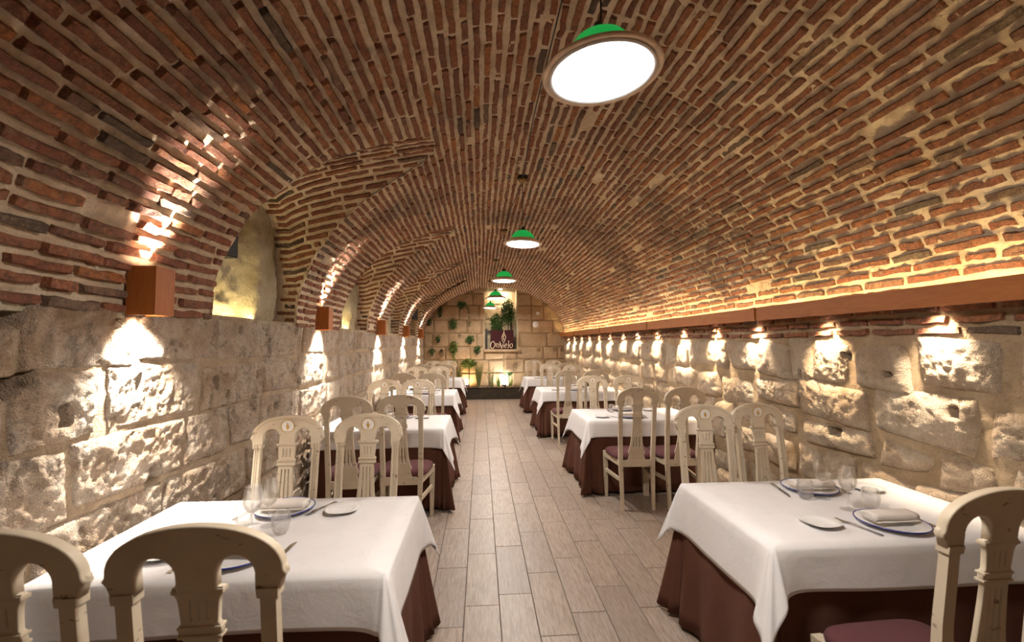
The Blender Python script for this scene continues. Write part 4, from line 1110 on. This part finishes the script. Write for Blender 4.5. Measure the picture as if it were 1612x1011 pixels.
# lantern
ln = empty('lantern', (-1.12, YE-.10, 1.19)); tag(ln, 'small black metal lantern hanging low on the end wall at left', 'lantern')
MB().box(-.05, .05, -.05, .05, 0, .012).build('base', 'black', ln); MB().box(-.045, .045, -.045, .045, .0125, .14).build('panes', 'glass', ln)
MB().loft([[(-.055, -.055, .141), (.055, -.055, .141), (.055, .055, .141), (-.055, .055, .141)], [(-.015, -.015, .19), (.015, -.015, .19), (.015, .015, .19), (-.015, .015, .19)]]).build('roof', 'black', ln)
for sx in (-.046, .046):
    for sy in (-.046, .046): MB().box(sx-.004, sx+.004, sy-.004, sy+.004, .012, .142).build('corner_post', 'black', ln)
# white disc on the wall
wd = empty('wall_plate', (1.60, YE-.028, 2.10)); tag(wd, 'small round white fitting on the end wall right of the niche', 'wall fitting')
MB().loft([[(rr*math.cos(2*PI*k/24), yy, rr*math.sin(2*PI*k/24)) for k in range(24)] for rr, yy in ((.09, .02), (.092, .0), (.085, -.012), (.01, -.016))]).build('body', 'whiteen', wd, smooth=True)
jb = MB().box(-.045, .045, -.02, .01, -.04, .04).build('junction_box', 'whiteen', None, (1.66, YE-.035, 2.42), bevel=.003); tag(jb, 'small pale junction box above the round white fitting', 'box')
# sign
SX0, SX1, SZ0, SZ1 = .277, .942, NZ0+.002, 1.93
sg = empty('restaurant_sign', ((SX0+SX1)/2, YE-.06, SZ0)); tag(sg, 'dark red sign with the cream words OroViejo and a flame in the niche', 'sign')
SW, SH = SX1-SX0, SZ1-SZ0
MB().box(-SW/2, SW/2, -.008, .008, 0, SH).build('panel', 'sign', sg, bevel=.001)
def S2(x, y): return ((x-400)/450*SW-SW/2, -.010, (885-y)/375*SH)
def stroke(pts, wd, cyc=False):
    P_ = [Vector(S2(*p)) for p in pts]
    if cyc: P_.append(P_[0])
    # smooth
    Q = []
    for i in range(len(P_)-1):
        p0 = P_[i-1] if i else (P_[-2] if cyc else P_[0]); p1, p2 = P_[i], P_[i+1]; p3 = P_[i+2] if i+2 < len(P_) else (P_[1] if cyc else P_[-1])
        for k in range(5):
            t = k/5; Q.append(tuple(.5*((2*p1)+(p2-p0)*t+(2*p0-5*p1+4*p2-p3)*t*t+(3*p1-p0-3*p2+p3)*t**3)))
    Q.append(tuple(P_[-1])); n = len(Q)
    r_ = [wd*(.65+.5*math.sin(PI*k/(n-1))) if not cyc else wd for k in range(n)]
    return Q, r_
LET = [[([(470, 730), (425, 750), (402, 810), (415, 865), (450, 872), (480, 830), (485, 770), (455, 745)], 11, False)],
       [([(508, 770), (512, 820), (515, 858)], 8, False), ([(512, 800), (525, 778), (545, 775)], 7, False)],
       [([(560, 785), (543, 810), (550, 850), (575, 845), (580, 805)], 7, True)],
       [([(580, 738), (600, 800), (618, 868), (625, 868)], 10, False), ([(622, 866), (636, 815), (648, 775)], 8, False)],
       [([(660, 800), (661, 830), (664, 868)], 8, False)],
       [([(684, 828), (722, 815), (718, 788), (695, 785), (680, 820), (690, 855), (722, 858)], 8, False)],
       [([(752, 745), (756, 800), (752, 850), (735, 868)], 9, False), ([(742, 735), (772, 730)], 7, False)],
       [([(815, 782), (785, 800), (782, 845), (808, 860), (832, 835), (832, 795)], 9, True)]]
for g_ in LET:
    mb = MB()
    for pts, wd_, cyc in g_:
        Q, r_ = stroke(pts, wd_*SW/450*.62, cyc); mb.tube([(q[0], q[1], q[2]) for q in Q], r_, 8)
    mb.build('letter', 'letter', sg, smooth=True)
mb = MB()
for pts, wd_ in (([(648, 455), (664, 500), (662, 560), (632, 630), (628, 690), (655, 765)], 8), ([(664, 530), (672, 590), (694, 630), (690, 690), (660, 770)], 8), ([(668, 600), (652, 650), (660, 690), (672, 720)], 7)):
    Q, r_ = stroke(pts, wd_*SW/450*.6); mb.tube(Q, r_, 8)
mb.build('flame', 'letter', sg, smooth=True)
# dark frame in the niche behind the sign
nf_ = empty('window_frame', ((NX0+NX1)/2, YE+.30, NZ0)); tag(nf_, 'dark wooden frame standing in the niche behind the shrubs', 'frame')
MB().box(.30, .36, -.02, .02, 0, .80).build('post', 'darkwood', nf_); MB().box(-.44, -.38, -.02, .02, 0, .60).build('post', 'darkwood', nf_)
MB().box(-.38, .30, -.018, .018, .50, .55).build('rail', 'darkwood', nf_); MB().box(.05, .30, -.012, .012, 0, .50).build('panel', 'black', nf_)
# floodlights in the planter
for (x, wh, col, en, lab) in ((.66, 12.74, (1, .93, .82), 11, 'white floodlight in the planter right of centre'), (-.42, 12.80, (1, .62, .28), 8, 'warm spotlight behind the reeds at the left of the planter')):
    f = empty('floodlight', (x, wh-.06, .293)); tag(f, lab, 'light')
    MB().box(-.05, .05, -.02, .02, .0, .03).build('bracket', 'black', f)
    MB().loft([[(-.06, -.03, .031), (.06, -.03, .031), (.06, .03, .031), (-.06, .03, .031)], [(-.07, -.02, .075), (.07, -.02, .075), (.07, .045, .09), (-.07, .045, .09)]]).build('housing', 'black', f)
    MB().box(-.06, .06, .0, .035, .092, .095).build('lens', 'bulb', f)
    light('AREA', 'flood_beam', (x, wh-.035, .395), en, col, (math.radians(150), 0, 0), shape='RECTANGLE', size=.12, size_y=.05)
nl = MB().box(-.05, .05, -.03, .03, -.02, .0).build('niche_lamp', 'bulb', None, (.58, YE+.22, 3.16)); tag(nl, 'small lamp at the top of the niche shining down', 'lamp')
light('AREA', 'niche_light', (.58, YE+.22, 3.13), 15, (1, .70, .5), (0, 0, 0), shape='RECTANGLE', size=.5, size_y=.1)

# ------------------------------------------------------------------ speakers
def speaker(loc, rz, label):
    s = empty('loudspeaker', loc, rz); tag(s, label, 'speaker', 'black loudspeakers in the left recesses')
    MB().box(-.075, .075, -.07, .07, -.12, .12).build('cabinet', 'black', s, bevel=.006)
    MB().box(-.065, .065, -.076, -.0705, -.11, .11).build('grille', 'cable', s)
    MB().box(-.01, .01, .0705, .13, -.02, .02).build('bracket', 'black', s)
speaker((-1.735, 3.07, 2.26), math.radians(75), 'black box loudspeaker in the recess nearest the camera')
speaker((-1.55, 10.35, 2.22), math.radians(50), 'black box loudspeaker in the farthest left recess near the end wall')
